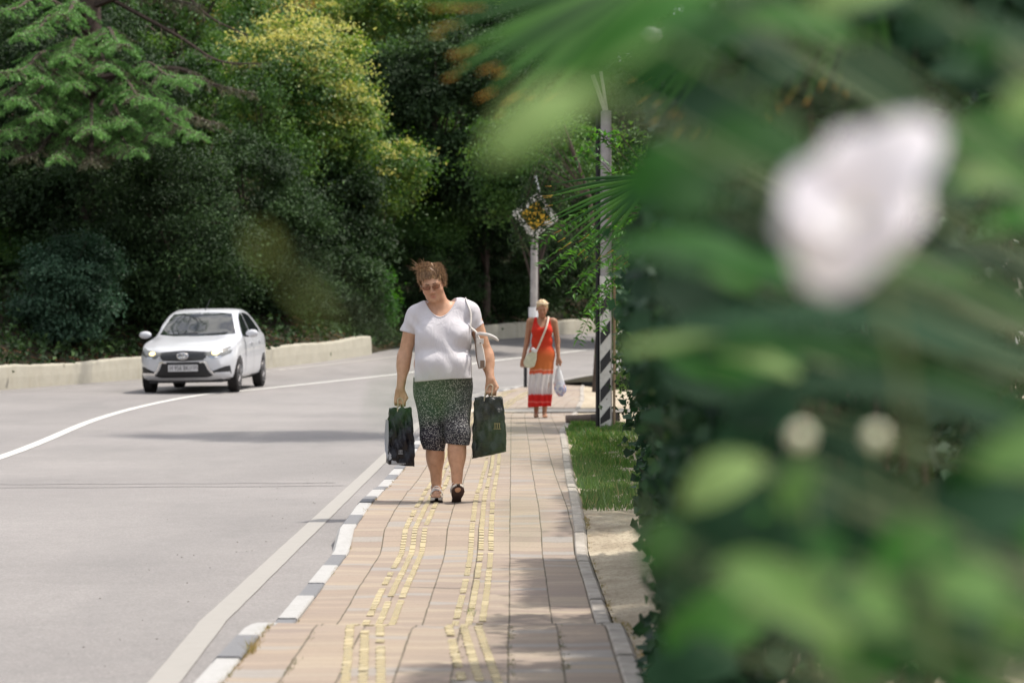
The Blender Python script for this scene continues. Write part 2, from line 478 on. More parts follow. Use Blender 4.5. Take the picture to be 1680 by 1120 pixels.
# kerb towards the road: separate stones, painted in turn
def kerb_run(name, inner, width, ys, side, mats, lens, dz=0.012, depth=0.3, cat=None):
    bufs = [MB() for _ in mats]; y = ys[0]; k = 0; rr = random.Random(8)
    while y < ys[1]:
        L = lens[k % len(lens)] if not callable(lens) else lens(k)
        q = []
        nn = max(2, int(L / 0.2)); lift = rr.uniform(-.004, .004)
        yy = [y + 0.008 + (L - 0.016) * j / nn for j in range(nn + 1)]
        V = []; Fc = []
        for t in yy:
            xi = inner(t); z = prof(t) + dz + lift
            for (xx, zz) in ((xi, z - depth), (xi, z - .006), (xi + side * .006, z), (xi + side * (width - .018), z), (xi + side * width, z - .02), (xi + side * (width + .012), z - depth)):
                V.append((xx, t, zz))
        for j in range(len(yy) - 1):
            for e in range(5): a = j * 6 + e; Fc.append((a, a + 1, a + 7, a + 6) if side < 0 else (a, a + 6, a + 7, a + 1))
        Fc.append(tuple(range(6))); Fc.append(tuple(range((len(yy) - 1) * 6, len(yy) * 6)))
        bufs[k % len(mats)].add(V, Fc); y += L; k += 1
    for b, mm in zip(bufs, mats):
        o = b.build(name, mm, smooth=False); tag(o, kind='structure')
klen = lambda k: 0.95 if k % 2 == 0 else 0.62
kerb_run('kerb', pl, 0.10, (5.85, 51), -1, [M_KWHITE, M_KGREY], klen)
M_CONC = plain('kerb_concrete', (0.36, 0.325, 0.285), 0.9, 0.2, var=0.25, scale=9, bump=0.4)
kerb_run('kerb', pr, 0.075, (5.5, 50), 1, [M_CONC], [0.98])

# pale band across the pavement behind the second person, and stone edging of a side path
mb = MB()
y0, y1 = 35.6, 36.9
V = []; Fc = []
for i in range(9):
    x = pl(35) - 0.0 + i * (2.7 / 8)
    V += [(x, y0 + 0.1 * i / 8, prof(36) + .012), (x, y1 + .1 * i / 8, prof(36) + .016)]
    if i: a = 2 * i; Fc.append((a - 2, a, a + 1, a - 1))
M_PALE = plain('pale_concrete', (0.55, 0.49, 0.42), 0.9, 0.2, var=0.12, scale=5)
o = mesh_py('path', V, Fc, M_PALE); tag(o, kind='structure')

# ---------------------------------------------------------------- verge and ground to the right
m = Mat('soil', (0.2, 0.15, 0.1), 0.95, 0.1); co = m.coord()
g1 = m.noise(co, 3, 5, 0.65); g2 = m.noise(co, 45, 4, 0.7)
c = m.ramp(g1, [(0.3, (0.30, 0.245, 0.18)), (0.55, (0.45, 0.385, 0.29)), (0.75, (0.50, 0.44, 0.34))])
c = m.mix(m.ramp(g2, [(0.35, 0.6), (0.5, 0.0)]), c, (0.14, 0.10, 0.07))
m.base(c); m.bump(g2, 0.6, 0.01); M_SAND = m.m
m = Mat('forest_soil', (0.1, 0.07, 0.05), 0.95, 0.1); co = m.coord()
g1 = m.noise(co, 0.9, 5, 0.65); g2 = m.noise(co, 14, 5, 0.7)
c = m.ramp(g1, [(0.35, (0.022, 0.022, 0.013)), (0.6, (0.045, 0.036, 0.022)), (0.8, (0.085, 0.052, 0.032))])
c = m.mix(m.ramp(g2, [(0.4, 0.6), (0.6, 0.0)]), c, (0.03, 0.028, 0.018))
m.base(c); m.bump(g2, 0.8, 0.05); M_SOIL = m.m

V = []; Fc = []
offs = [0.076, 0.25, 0.5, 0.8, 1.2, 2, 4, 8, 16, 40]
ysv = np.concatenate([np.arange(-8, 35, .4), np.arange(35, 52, 1)])
for i, y in enumerate(ysv):
    for k, d in enumerate(offs):
        zz = prof(y) * math.exp(-d * .8) - 0.005 + (0.02 * math.sin(y * 3 + k) * (0.3 < d < 3)) + max(0, d - 2) * 0.04
        V.append((pr(y) + d, y, zz))
    if i:
        for k in range(len(offs) - 1):
            a = i * len(offs) + k; Fc.append((a - len(offs), a - len(offs) + 1, a + 1, a))
verge = mesh_np('verge', V, Fc, M_SAND, smooth=True); tag(verge, kind='structure')

# ground sheet to the horizon, under everything
gs = mesh_py('ground', [(-900, -300, -.45), (900, -300, -.45), (900, 1500, -.45), (-900, 1500, -.45)], [(0, 1, 2, 3)], M_SOIL); tag(gs, kind='structure')
# island between the pavement bend and the road beyond
V = []; Fc = []
Rf = [p for p in RP if p[1] > 51]
for i, p in enumerate(Rf):
    V += [(p[0] + .02, p[1] - .02, p[2] + .02), (p[0] + 3, p[1] - 4, p[2] + .25), (p[0] + 14, p[1] - 12, p[2] + 1.2)]
    if i: a = 3 * i; Fc += [(a - 3, a - 2, a + 1, a), (a - 2, a - 1, a + 2, a + 1)]
o = mesh_py('verge', V, Fc, M_SOIL); tag(o, kind='structure')

# hillside outside the left edge of the road
wallZ = []
V = []; Fc = []
offs = [(0.10, -.05), (0.16, .30), (0.35, .36), (1.2, .62), (3, 1.35), (6, 2.6), (11, 5.6), (18, 9.6), (28, 15), (42, 20), (70, 26)]
def gapf(i):   # 1 inside the gap between the two walls
    y = LP[i][1]
    return max(0.0, min(1.0, (y - 61.2) / 1.5)) * max(0.0, min(1.0, (70.5 - y) / 2.0)) if LP[i][0] < 0 else 0.0
rngh = np.random.default_rng(2)
nrm = []
for i in range(len(LP)):
    t = LP[min(i + 1, len(LP) - 1)] - LP[max(i - 1, 0)]; t[2] = 0; t /= np.linalg.norm(t)
    nrm.append(np.array((-t[1], t[0], 0)))
nrm = np.array(nrm)
sm = np.copy(nrm)
for i in range(len(nrm)):
    a, b = max(0, i - 10), min(len(nrm), i + 11); sm[i] = nrm[a:b].mean(0); sm[i] /= np.linalg.norm(sm[i])
def hill_pt(i, k):
    d, h = offs[k]; g = gapf(i)
    if d < 4: h = h * (1 - 0.9 * g)
    nn = nrm[i] if d < 1 else sm[i]
    p = LP[i] + nn * d
    return (p[0], p[1], LP[i][2] + h + (rngh.normal() * 0.05 * d ** .5 if d > 1 else 0))
for i in range(len(LP)):
    for k in range(len(offs)): V.append(hill_pt(i, k))
    if i:
        for k in range(len(offs) - 1):
            a = i * len(offs) + k; Fc.append((a - len(offs), a, a + 1, a - len(offs) + 1))
hill = mesh_np('hillside', V, Fc, M_SOIL, smooth=True); tag(hill, kind='structure')
HBVH = BVHTree.FromPolygons([Vector(v) for v in V], Fc)
def hill_z(x, y):
    h = HBVH.ray_cast(Vector((x, y, 60)), Vector((0, 0, -1)))
    return h[0].z if h[0] else 0.0

# low cream walls along the outer edge of the bend
m = Mat('cream_render', (0.6, 0.55, 0.42), 0.85, 0.2); co = m.coord()
g = m.noise(co, 3, 6, 0.7); g2 = m.noise(co, 30, 4, 0.7)
cs = m.coord('Object', (4, 4, 0.5)); g3 = m.noise(cs, 2, 4, 0.6)
c = m.ramp(g, [(0.3, (0.38, 0.352, 0.285)), (0.7, (0.47, 0.438, 0.36))])
c = m.mix(m.ramp(g3, [(0.5, 0.0), (0.8, 0.4)]), c, (0.36, 0.31, 0.22))
c = m.mix(m.ramp(g2, [(0.28, 0.5), (0.42, 0)]), c, (0.3, 0.25, 0.18))
m.base(c); m.bump(g2, 0.5, 0.01); M_WALL = m.m
def low_wall(idx, label, h0, h1, joints):
    P = [LP[i] for i in idx]; N_ = [nrm[i] for i in idx]; V = []; Fc = []; rr = random.Random(4)
    # resample finely
    PP = []; NN = []
    for i in range(len(P) - 1):
        L = np.linalg.norm(P[i + 1] - P[i]); q = max(1, int(L / 0.15))
        for j in range(q): PP.append(P[i] + (P[i + 1] - P[i]) * j / q); NN.append(N_[i] + (N_[i + 1] - N_[i]) * j / q)
    PP.append(P[-1]); NN.append(N_[-1]); acc = 0
    for i, (p, nn) in enumerate(zip(PP, NN)):
        t = i / (len(PP) - 1); h = h0 + (h1 - h0) * t + 0.018 * math.sin(i * .21) + rr.uniform(-.008, .008)
        if i: acc += np.linalg.norm(PP[i] - PP[i - 1])
        crack = joints and (acc % joints) < 0.13
        ins = 0.035 if crack else 0.0
        h -= 0.05 if crack else 0
        for d, z in ((0.0 + ins, -.3), (0.012 + ins, h * .5), (0.03 + ins, h - .03), (0.05 + ins, h), (0.21, h + .008), (0.24, h - .03), (0.24, -.3)):
            q = p + nn * (d - .02); V.append((q[0], q[1], p[2] + z))
        if i:
            for e in range(6): a = i * 7 + e; Fc.append((a - 7, a - 6, a + 1, a))
    Fc.append(tuple(range(7))); Fc.append(tuple(range(len(V) - 7, len(V))))
    o = mesh_py('low_wall', V, Fc, M_WALL, smooth=False)
    tag(o, label, 'wall', 'low cream walls along the outer edge of the bend'); return o
iA = [i for i in range(len(LP)) if LP[i][1] <= 61.3 and i < 10 * NS + 2]
iB = [i for i in range(len(LP)) if LP[i][1] >= 69.3]
low_wall(iA, 'low cream rendered wall behind the white car, ending at a gap', .44, .45, 0)
low_wall(iB, 'jointed cream block wall curving behind the woman in red', .45, .46, 2.9)

# shadows of overhead wires across the lane, painted as thin dark strips
M_WIRESHADE = plain('tar_seam', (.195, .185, .182), .9, .2)
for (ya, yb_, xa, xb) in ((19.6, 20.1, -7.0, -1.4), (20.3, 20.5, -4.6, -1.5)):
    strip('road_seam', [(xa + (xb - xa) * i / 30, ya + (yb_ - ya) * i / 30 + .03 * math.sin(i * .9), 0) for i in range(31)], .035, M_WIRESHADE, dz=.004, wob=.01)
# ================================================================ figures: smooth-union fields turned into one surface
class Field:
    def __init__(s, lo, hi, res):
        s.lo = np.array(lo, np.float32); s.res = res
        s.n = np.ceil((np.array(hi) - lo) / res).astype(int) + 1
        s.ax = [s.lo[i] + np.arange(s.n[i], dtype=np.float32) * res for i in range(3)]
        s.v = np.full(tuple(s.n), 0.2, np.float32)
    def _sl(s, lo, hi):
        r = []
        for i in range(3):
            a = max(0, int((lo[i] - s.lo[i]) / s.res)); b = min(s.n[i], int((hi[i] - s.lo[i]) / s.res) + 2)
            if b <= a: return None
            r.append(slice(a, b))
        return tuple(r)
    def _xyz(s, sl):
        return s.ax[0][sl[0]][:, None, None], s.ax[1][sl[1]][None, :, None], s.ax[2][sl[2]][None, None, :]
    def put(s, fn, lo, hi, k=0.02, op='add'):
        mrg = k + 0.03
        sl = s._sl(np.array(lo) - mrg, np.array(hi) + mrg)
        if sl is None: return s
        d = fn(*s._xyz(sl)); a = s.v[sl]
        if op == 'add':
            h = np.maximum(k - np.abs(a - d), 0) / max(k, 1e-6); s.v[sl] = np.minimum(a, d) - h * h * k * 0.25
        else:
            d = -d; h = np.maximum(k - np.abs(a - d), 0) / max(k, 1e-6); s.v[sl] = np.maximum(a, d) + h * h * k * 0.25
        return s
    def cap(s, a, b, ra, rb=None, k=0.02, op='add', sy=1.0):
        rb = ra if rb is None else rb
        a = np.array(a, float); b = np.array(b, float); ab = b - a
        ab2 = ab[0] ** 2 + (ab[1] / sy) ** 2 + ab[2] ** 2 + 1e-12
        def fn(x, y, z):
            px, py, pz = x - a[0], (y - a[1]) / sy, z - a[2]
            t = np.clip((px * ab[0] + py * ab[1] / sy + pz * ab[2]) / ab2, 0, 1)
            return np.sqrt((px - t * ab[0]) ** 2 + (py - t * ab[1] / sy) ** 2 + (pz - t * ab[2]) ** 2) - (ra + (rb - ra) * t)
        r = max(ra, rb) * max(1, sy)
        return s.put(fn, np.minimum(a, b) - r, np.maximum(a, b) + r, k, op)
    def ell(s, c, r, k=0.02, op='add', R=None):
        c = np.array(c, float); r = np.array(r, float)
        Rt = None if R is None else np.array(R.transposed())
        def fn(x, y, z):
            px, py, pz = x - c[0], y - c[1], z - c[2]
            if Rt is not None:
                px, py, pz = [Rt[i, 0] * px + Rt[i, 1] * py + Rt[i, 2] * pz for i in range(3)]
            k0 = np.sqrt((px / r[0]) ** 2 + (py / r[1]) ** 2 + (pz / r[2]) ** 2)
            k1 = np.sqrt((px / r[0] ** 2) ** 2 + (py / r[1] ** 2) ** 2 + (pz / r[2] ** 2) ** 2) + 1e-9
            return k0 * (k0 - 1) / k1
        m = r if R is None else np.full(3, r.max())
        return s.put(fn, c - m, c + m, k, op)
    def cut(s, fn):   # keep where fn<0
        s.v = np.maximum(s.v, fn(*s._xyz((slice(0, s.n[0]), slice(0, s.n[1]), slice(0, s.n[2])))).astype(np.float32)); return s
    def disp(s, fn):
        s.v = s.v + fn(*s._xyz((slice(0, s.n[0]), slice(0, s.n[1]), slice(0, s.n[2])))).astype(np.float32); return s
    def surface(s):
        v = s.v; ins = v < 0
        n = s.n - 1
        c = np.zeros(tuple(n), np.uint8)
        for dx in (0, 1):
            for dy in (0, 1):
                for dz in (0, 1): c += ins[dx:dx + n[0], dy:dy + n[1], dz:dz + n[2]]
        act = (c > 0) & (c < 8); I = np.argwhere(act); idx = -np.ones(tuple(n), np.int64); idx[act] = np.arange(len(I))
        acc = np.zeros((len(I), 3)); cnt = np.zeros(len(I))
        cor = [(a, b, d) for a in (0, 1) for b in (0, 1) for d in (0, 1)]
        val = {q: v[I[:, 0] + q[0], I[:, 1] + q[1], I[:, 2] + q[2]] for q in cor}
        for q in cor:
            for ax in range(3):
                if q[ax]: continue
                r = list(q); r[ax] = 1; r = tuple(r); a, b = val[q], val[r]
                mk = (a < 0) != (b < 0); t = np.where(mk, a / np.where(mk, a - b, 1), 0)
                p = np.tile(np.array(q, float), (len(I), 1)); p[:, ax] = t
                acc += p * mk[:, None]; cnt += mk
        V = (I + acc / cnt[:, None]) * s.res + s.lo
        Q = []
        for ax in range(3):
            sl0 = [slice(1, -1)] * 3; sl0[ax] = slice(0, -1); sl1 = [slice(1, -1)] * 3; sl1[ax] = slice(1, None)
            A = ins[tuple(sl0)]; B = ins[tuple(sl1)]
            ch = np.argwhere(A != B); fl = A[tuple(ch.T)]
            off = np.ones(3, int); off[ax] = 0; e = ch + off
            u, w_ = (ax + 1) % 3, (ax + 2) % 3
            q = []
            for du, dw in ((0, 0), (-1, 0), (-1, -1), (0, -1)):
                f = e.copy(); f[:, u] += du; f[:, w_] += dw; q.append(idx[f[:, 0], f[:, 1], f[:, 2]])
            q = np.stack(q, 1); q[~fl] = q[~fl][:, ::-1]; Q.append(q)
        Q = np.concatenate(Q)
        return V, Q[(Q >= 0).all(1)]
    def build(s, name, mat, parent=None, attr=None, off=(0, 0, 0), smooth_it=1):
        V, Q = s.surface()
        for _ in range(smooth_it):
            A = np.zeros_like(V); cn = np.zeros(len(V))
            for i in range(4):
                np.add.at(A, Q[:, i], V[Q[:, (i + 1) % 4]]); np.add.at(cn, Q[:, i], 1)
            V = V * 0.5 + 0.5 * A / np.maximum(cn, 1)[:, None]
        a = {k: f(V) for k, f in attr.items()} if attr else None
        return mesh_np(name, V + np.array(off), Q, mat, parent, smooth=True, attr=a)

def skin_mat(name, base, tone_hi):
    m = Mat(name, base, 0.5, 0.4); co = m.coord()
    f = m.noise(co, 30, 4); a = m.n('ShaderNodeAttribute', attribute_name='flush')
    c = m.ramp(f, [(0.3, tuple(x * 0.9 for x in base)), (0.7, tone_hi)])  # skin tone varies at random between a darker and a lighter colour
    c = m.mix(a.outputs['Fac'], c, (0.42, 0.11, 0.08)); m.base(c)
    m.b.inputs['Subsurface Weight'].default_value = 0.12; m.b.inputs['Subsurface Radius'].default_value = (0.02, 0.008, 0.004)
    m.b.inputs['Subsurface Scale'].default_value = 0.5
    return m.m

def head(Fd, c, R, sc=1.0, full=1.0):
    """face looks along -y of the head's own axes; c the point between the eyes' height and skull centre"""
    c = Vector(c)
    def T(p): return c + R @ (Vector(p) * sc)
    def E(p, r, k=.012, op='add'): Fd.ell(T(p), np.array(r) * sc, k, op, R)
    E((0, .018, .032), (.075, .094, .088), .02)
    E((0, -.028, -.028), (.062 * full, .062, .078), .03)
    E((0, -.038, -.082), (.040 * full, .044, .030), .025)
    for s in (-1, 1):
        E((s * .036, -.056, -.036), (.026 * full, .026, .026), .02)
        E((s * .078, .012, -.012), (.010, .019, .030), .006)
        E((s * .077, .006, -.010), (.006, .009, .015), .004, 'sub')
    Fd.cap(T((-.036, -.078, .020)), T((.036, -.078, .020)), .013 * sc, k=.014)
    for s in (-1, 1):
        E((s * .031, -.102, .004), (.017, .014, .011), .010, 'sub')
        E((s * .031, -.081, .003), (.0125, .0125, .0115), .003)
    Fd.cap(T((0, -.086, .012)), T((0, -.108, -.030)), .0075 * sc, .0125 * sc, k=.012)
    for s in (-1, 1): E((s * .0125, -.098, -.034), (.0085, .010, .008), .006)
    E((0, -.090, -.0615), (.023, .010, .0065), .006)
    E((0, -.088, -.0735), (.020, .011, .0075), .006)
    E((0, -.101, -.0672), (.021, .010, .0018), .003, 'sub')
    E((0, -.078, -.097), (.021, .017, .014), .014)
    def flush(V):
        P = (np.array(V) - np.array(c)) @ np.array(R) / sc
        lip = np.exp(-((P[:, 0] / .021) ** 4 + ((P[:, 2] + .0675) / .012) ** 4)) * (P[:, 1] < -.07)
        ck = sum(np.exp(-(((P[:, 0] - s * .04) / .02) ** 2 + ((P[:, 2] + .03) / .018) ** 2)) for s in (-1, 1)) * (P[:, 1] < -.04) * .22
        ns = np.exp(-((P[:, 0] / .013) ** 2 + ((P[:, 2] + .03) / .014) ** 2)) * (P[:, 1] < -.085) * .25
        return np.clip(lip * .42 + ck + ns, 0, 1)
    return T, flush

def fist(Fd, wr, side, sc=1.0, grip=0.0):
    """hand hanging down, knuckles towards the viewer, four fingers curled under a bag handle, thumb across the inside"""
    wr = Vector(wr); T = lambda p: wr + Vector((p[0] * side, p[1], p[2])) * sc
    Fd.cap(T((-.012, .0, -.010)), T((-.022, -.004, -.062)), .021 * sc, .019 * sc, k=.014)
    Fd.cap(T((.012, .0, -.010)), T((.022, -.004, -.062)), .021 * sc, .019 * sc, k=.014)
    for i, (dx, l) in enumerate(((-.031, .92), (-.011, 1.0), (.010, .96), (.030, .82))):
        a = T((dx, -.012, -.062)); b = T((dx * 1.02, -.026, -.062 - .030 * l)); c_ = T((dx, -.008, -.066 - .046 * l)); d = T((dx * .96, .012, -.070 - .026 * l))
        Fd.cap(a, b, .0108 * sc, .0098 * sc, k=.004); Fd.cap(b, c_, .0098 * sc, .0088 * sc, k=.003); Fd.cap(c_, d, .0088 * sc, .0078 * sc, k=.003)
    a = T((-.030, -.006, -.026)); b = T((-.046, -.022, -.056)); c_ = T((-.034, -.036, -.080))
    Fd.cap(a, b, .014 * sc, .0115 * sc, k=.010); Fd.cap(b, c_, .0115 * sc, .009 * sc, k=.003)

def tufts(name, T, R, mat, rng, spec, parent, sc=1.0):
    """hair drawn as many fine tapered locks growing from the scalp"""
    mb = MB()
    for (p, d, L, r) in spec:
        p0 = T(p); d = R @ Vector(d).normalized(); k = 6
        bend = Vector((rng.uniform(-1, 1), rng.uniform(-1, 1), rng.uniform(-1, .4))) * .5
        pts = [p0]
        for i in range(1, k):
            t = i / (k - 1); pts.append(p0 + (d * t + bend * t * t * .5) * L * sc)
        mb.tube(pts, [r * sc * (1 - (i / (k - 1)) ** 1.6) * 1.0 + .0004 for i in range(k)], 4)
    return mb.build(name, mat, parent)
# ================================================================ the woman with two black bags
M_SKIN = skin_mat('tanned_skin', (0.50, 0.27, 0.165), (0.58, 0.33, 0.21))
M_SKIN2 = skin_mat('brown_skin', (0.33, 0.16, 0.09), (0.40, 0.20, 0.115))
def rot(rx, ry, rz): return Matrix.Rotation(math.radians(rz), 3, 'Z') @ Matrix.Rotation(math.radians(ry), 3, 'Y') @ Matrix.Rotation(math.radians(rx), 3, 'X')
W1 = Vector((at(735, 822, 16.5).x, 16.5, 0.0)); W1.z = pave_z(W1.x, 16.5) + .002
w1 = empty('person', W1); tag(w1, 'woman in white t-shirt and speckled breeches carrying two black bags', 'person')
R1 = rot(20, -9, -6)          # looks down, head tipped towards her right shoulder
HC1 = (-.104, -.055, 1.485)
def torso(Fd, g=0.0, k=.05):
    Fd.ell((-.035, .02, .80), (.205 + g, .15 + g, .15), k)
    Fd.ell((-.038, -.035, .935), (.208 + g, .175 + g, .15), k)
    Fd.ell((-.038, -.01, 1.06), (.192 + g, .145 + g, .12), k)
    Fd.ell((-.112, -.070, 1.130), (.100 + g, .082 + g, .095), k)
    Fd.ell((.045, -.070, 1.135), (.100 + g, .082 + g, .095), k)
    Fd.ell((-.035, .005, 1.20), (.185 + g, .115 + g, .12), k)
    Fd.cap((-.205, .015, 1.262), (.135, .015, 1.288), .066 + g, k=k)
    Fd.cap((-.15, .02, 1.31), (.08, .02, 1.33), .045 + g, k=k)
B = Field((-.42, -.40, -.02), (.40, .26, 1.66), .0042)
torso(B, -.014)
B.cap((-.045, .01, 1.30), (-.085, -.02, 1.42), .062, .058, k=.04)
B.ell((-.088, -.055, 1.385), (.052, .042, .032), .03)
# arms
B.cap((-.232, .01, 1.255), (-.298, .03, .99), .056, .043, k=.03); B.cap((-.298, .03, .99), (-.322, -.045, .765), .043, .028, k=.03)
B.ell((-.306, .01, .93), (.042, .042, .07), .03)
B.cap((.165, .01, 1.275), (.262, .035, 1.00), .056, .043, k=.03); B.cap((.262, .035, 1.00), (.290, -.05, .835), .043, .028, k=.03)
B.ell((.272, .01, .95), (.042, .042, .07), .03)
fist(B, (-.325, -.048, .762), -1, 1.0); fist(B, (.292, -.053, .833), -1, .98)
# legs
B.cap((-.120, .02, .72), (-.088, -.01, .43), .098, .064, k=.04); B.cap((-.088, -.01, .43), (-.080, .045, .10), .062, .034, k=.03)
B.ell((-.090, .025, .315), (.058, .060, .10), .04)
B.cap((.050, .0, .72), (.066, -.11, .45), .098, .066, k=.04); B.cap((.066, -.11, .45), (.064, -.155, .13), .062, .035, k=.03)
B.ell((.062, -.105, .33), (.058, .062, .10), .04)
B.ell((-.080, .055, .055), (.030, .042, .035), .02); B.cap((-.080, .04, .07), (-.078, -.085, .048), .030, .026, k=.025)
for i in range(5): B.cap((-.104 + i * .012, -.085, .043), (-.106 + i * .0125, -.128 + abs(i - 3.2) * .006, .040), .010, .0085 + (.004 if i == 4 else 0), k=.004)
B.ell((.064, -.135, .075), (.029, .040, .034), .02); B.cap((.064, -.150, .09), (.072, -.235, .098), .028, .022, k=.025)
T1, fl1 = head(B, HC1, R1, 1.0, 1.10)
B.build('body', M_SKIN, w1, attr={'flush': fl1})

# t-shirt
m = Mat('white_jersey', (0.5, 0.5, 0.5), 0.85, 0.2); co = m.coord()
f = m.noise(co, 5, 3); f2 = m.noise(co, 400, 1)
m.base(m.ramp(f, [(0.3, (0.55, 0.52, 0.545)), (0.7, (0.63, 0.60, 0.625))])); fw = m.noise(m.coord('Object', (14, 14, 7)), 1.0, 4, .55, 1.4); m.bump(fw, .7, .012); M_TEE = m.m
Tn = Field((-.42, -.30, .76), (.36, .24, 1.46), .0042)
torso(Tn, .011)
Tn.ell((-.034, -.02, .845), (.240, .190, .13), .05)
Tn.cap((-.215, .012, 1.262), (-.278, .02, 1.13), .066, .062, k=.03)
Tn.cap((.150, .012, 1.280), (.205, .02, 1.15), .066, .060, k=.03)
def folds(x, y, z):
    f = .0038 * np.sin(34 * (z + .35 * np.abs(x + .035)) + 3 * np.sin(9 * x)) * np.exp(-((z - 1.03) / .10) ** 2)
    f = f + .0045 * np.sin(30 * (z - .9 * x) + 2 * np.sin(8 * y)) * np.exp(-(((x - .12) / .09) ** 2 + ((z - 1.02) / .16) ** 2))
    f = f + .0035 * np.sin(26 * (z + .8 * x) + 1.5) * np.exp(-(((x + .2) / .08) ** 2 + ((z - 1.02) / .14) ** 2))
    f = f + .004 * np.sin(55 * (x + .5 * z) + 2 * np.sin(11 * z)) * np.exp(-((z - .86) / .07) ** 2)
    f = f + .0035 * np.sin(48 * (z - 1.2 * x)) * np.exp(-(((x - .17) / .07) ** 2 + ((z - 1.2) / .07) ** 2))
    f = f + .0035 * np.sin(48 * (z + 1.3 * x)) * np.exp(-(((x + .24) / .07) ** 2 + ((z - 1.19) / .07) ** 2))
    return f * 1.7
Tn.disp(folds)
Tn.cut(lambda x, y, z: (.820 + .012 * np.sin(7 * x + 1) + .02 * (x + .26)) - z + 0 * y)
# sleeve hems: planes across the upper arm
Tn.cut(lambda x, y, z: np.minimum((1.142 - .22 * (x + .30)) - z, x + .222) * 1.0 + 0 * y if False else np.where(x < -.225, (1.128 - .25 * (x + .19)) - z, -1.) + 0 * y)
Tn.cut(lambda x, y, z: np.where(x > .160, (1.140 + .75 * (x - .146)) - z, -1.) + 0 * y)
# scoop neck and neck opening
def neck(x, y, z):
    xx = x + .052; wd = .108 * np.sqrt(np.clip((z - 1.258) / .11, 0, 1)) + 0 * x
    a = np.where((y < .03) & (z > 1.258), wd - np.abs(xx), -1.)
    b = .100 - np.sqrt(xx ** 2 + ((y - .0) / .9) ** 2) + np.minimum(0, (z - 1.315)) * 2
    return np.maximum(a, b)
Tn.cut(neck)
tee = Tn.build('t_shirt', M_TEE, w1)
# ribbed neckline edge
pts = []
mbn = MB()
bv = BVHTree.FromPolygons([v.co for v in tee.data.vertices], [tuple(p.vertices) for p in tee.data.polygons])
for i in range(31):
    t = -1 + 2 * i / 30; zz = 1.258 + .11 * t * t; xx = -.052 + .108 * t
    h = bv.ray_cast(Vector((xx, -.6, zz - .008)), Vector((0, 1, 0)))
    if h[0]: pts.append(h[0] + Vector((0, .001, .003)))
if len(pts) > 4: mbn.tube(pts, .0035, 6); mbn.build('neckline', M_TEE, tee)

# speckled breeches
m = Mat('speckled_cloth', (0.02, 0.02, 0.03), 0.8, 0.25); co = m.coord('Object', (1, 1, 1))
dn = m.n('ShaderNodeTexNoise'); dn.inputs['Scale'].default_value = 70; m.l(co, dn.inputs['Vector'])
va = m.n('ShaderNodeVectorMath', operation='MULTIPLY_ADD'); m.l(dn.outputs['Color'], va.inputs[0]); va.inputs[1].default_value = (.014, .014, .014); m.l(co, va.inputs[2])
vo = m.n('ShaderNodeTexVoronoi'); vo.inputs['Scale'].default_value = 120; m.l(va.outputs[0], vo.inputs['Vector'])
big = m.noise(co, 6, 2)
fac = m.math('MULTIPLY', m.ramp(vo.outputs['Distance'], [(0.27, 1.0), (0.38, 0.0)]), m.ramp(big, [(0.25, .55), (.6, 1.0)]))
m.base(m.mix(fac, (0.022, 0.020, 0.030), (0.46, 0.44, 0.43))); M_SPECK = m.m
P = Field((-.32, -.30, .28), (.26, .24, .90), .0042)
P.ell((-.035, .02, .78), (.206, .165, .17), .03)
P.ell((-.035, -.02, .86), (.200, .165, .12), .03)
P.cap((-.118, .02, .72), (-.100, -.005, .44), .114, .084, k=.02); P.cap((-.100, -.005, .44), (-.093, .02, .30), .086, .064, k=.03)
P.cap((.048, .0, .72), (.068, -.10, .46), .114, .084, k=.02); P.cap((.070, -.10, .46), (.070, -.13, .30), .086, .066, k=.03)
P.disp(lambda x, y, z: .0035 * np.sin(40 * (x + .4 * z)) * np.exp(-((z - .5) / .15) ** 2) + .003 * np.sin(36 * (z + x)) * np.exp(-((z - .66) / .08) ** 2) + 0 * y)
P.cut(lambda x, y, z: np.where(x < -.012, .348 - .1 * (x + .1), .392 - .08 * (x - .07)) - z + 0 * y)
P.cut(lambda x, y, z: z - .845 + 0 * x + 0 * y)
P.build('breeches', M_SPECK, w1)

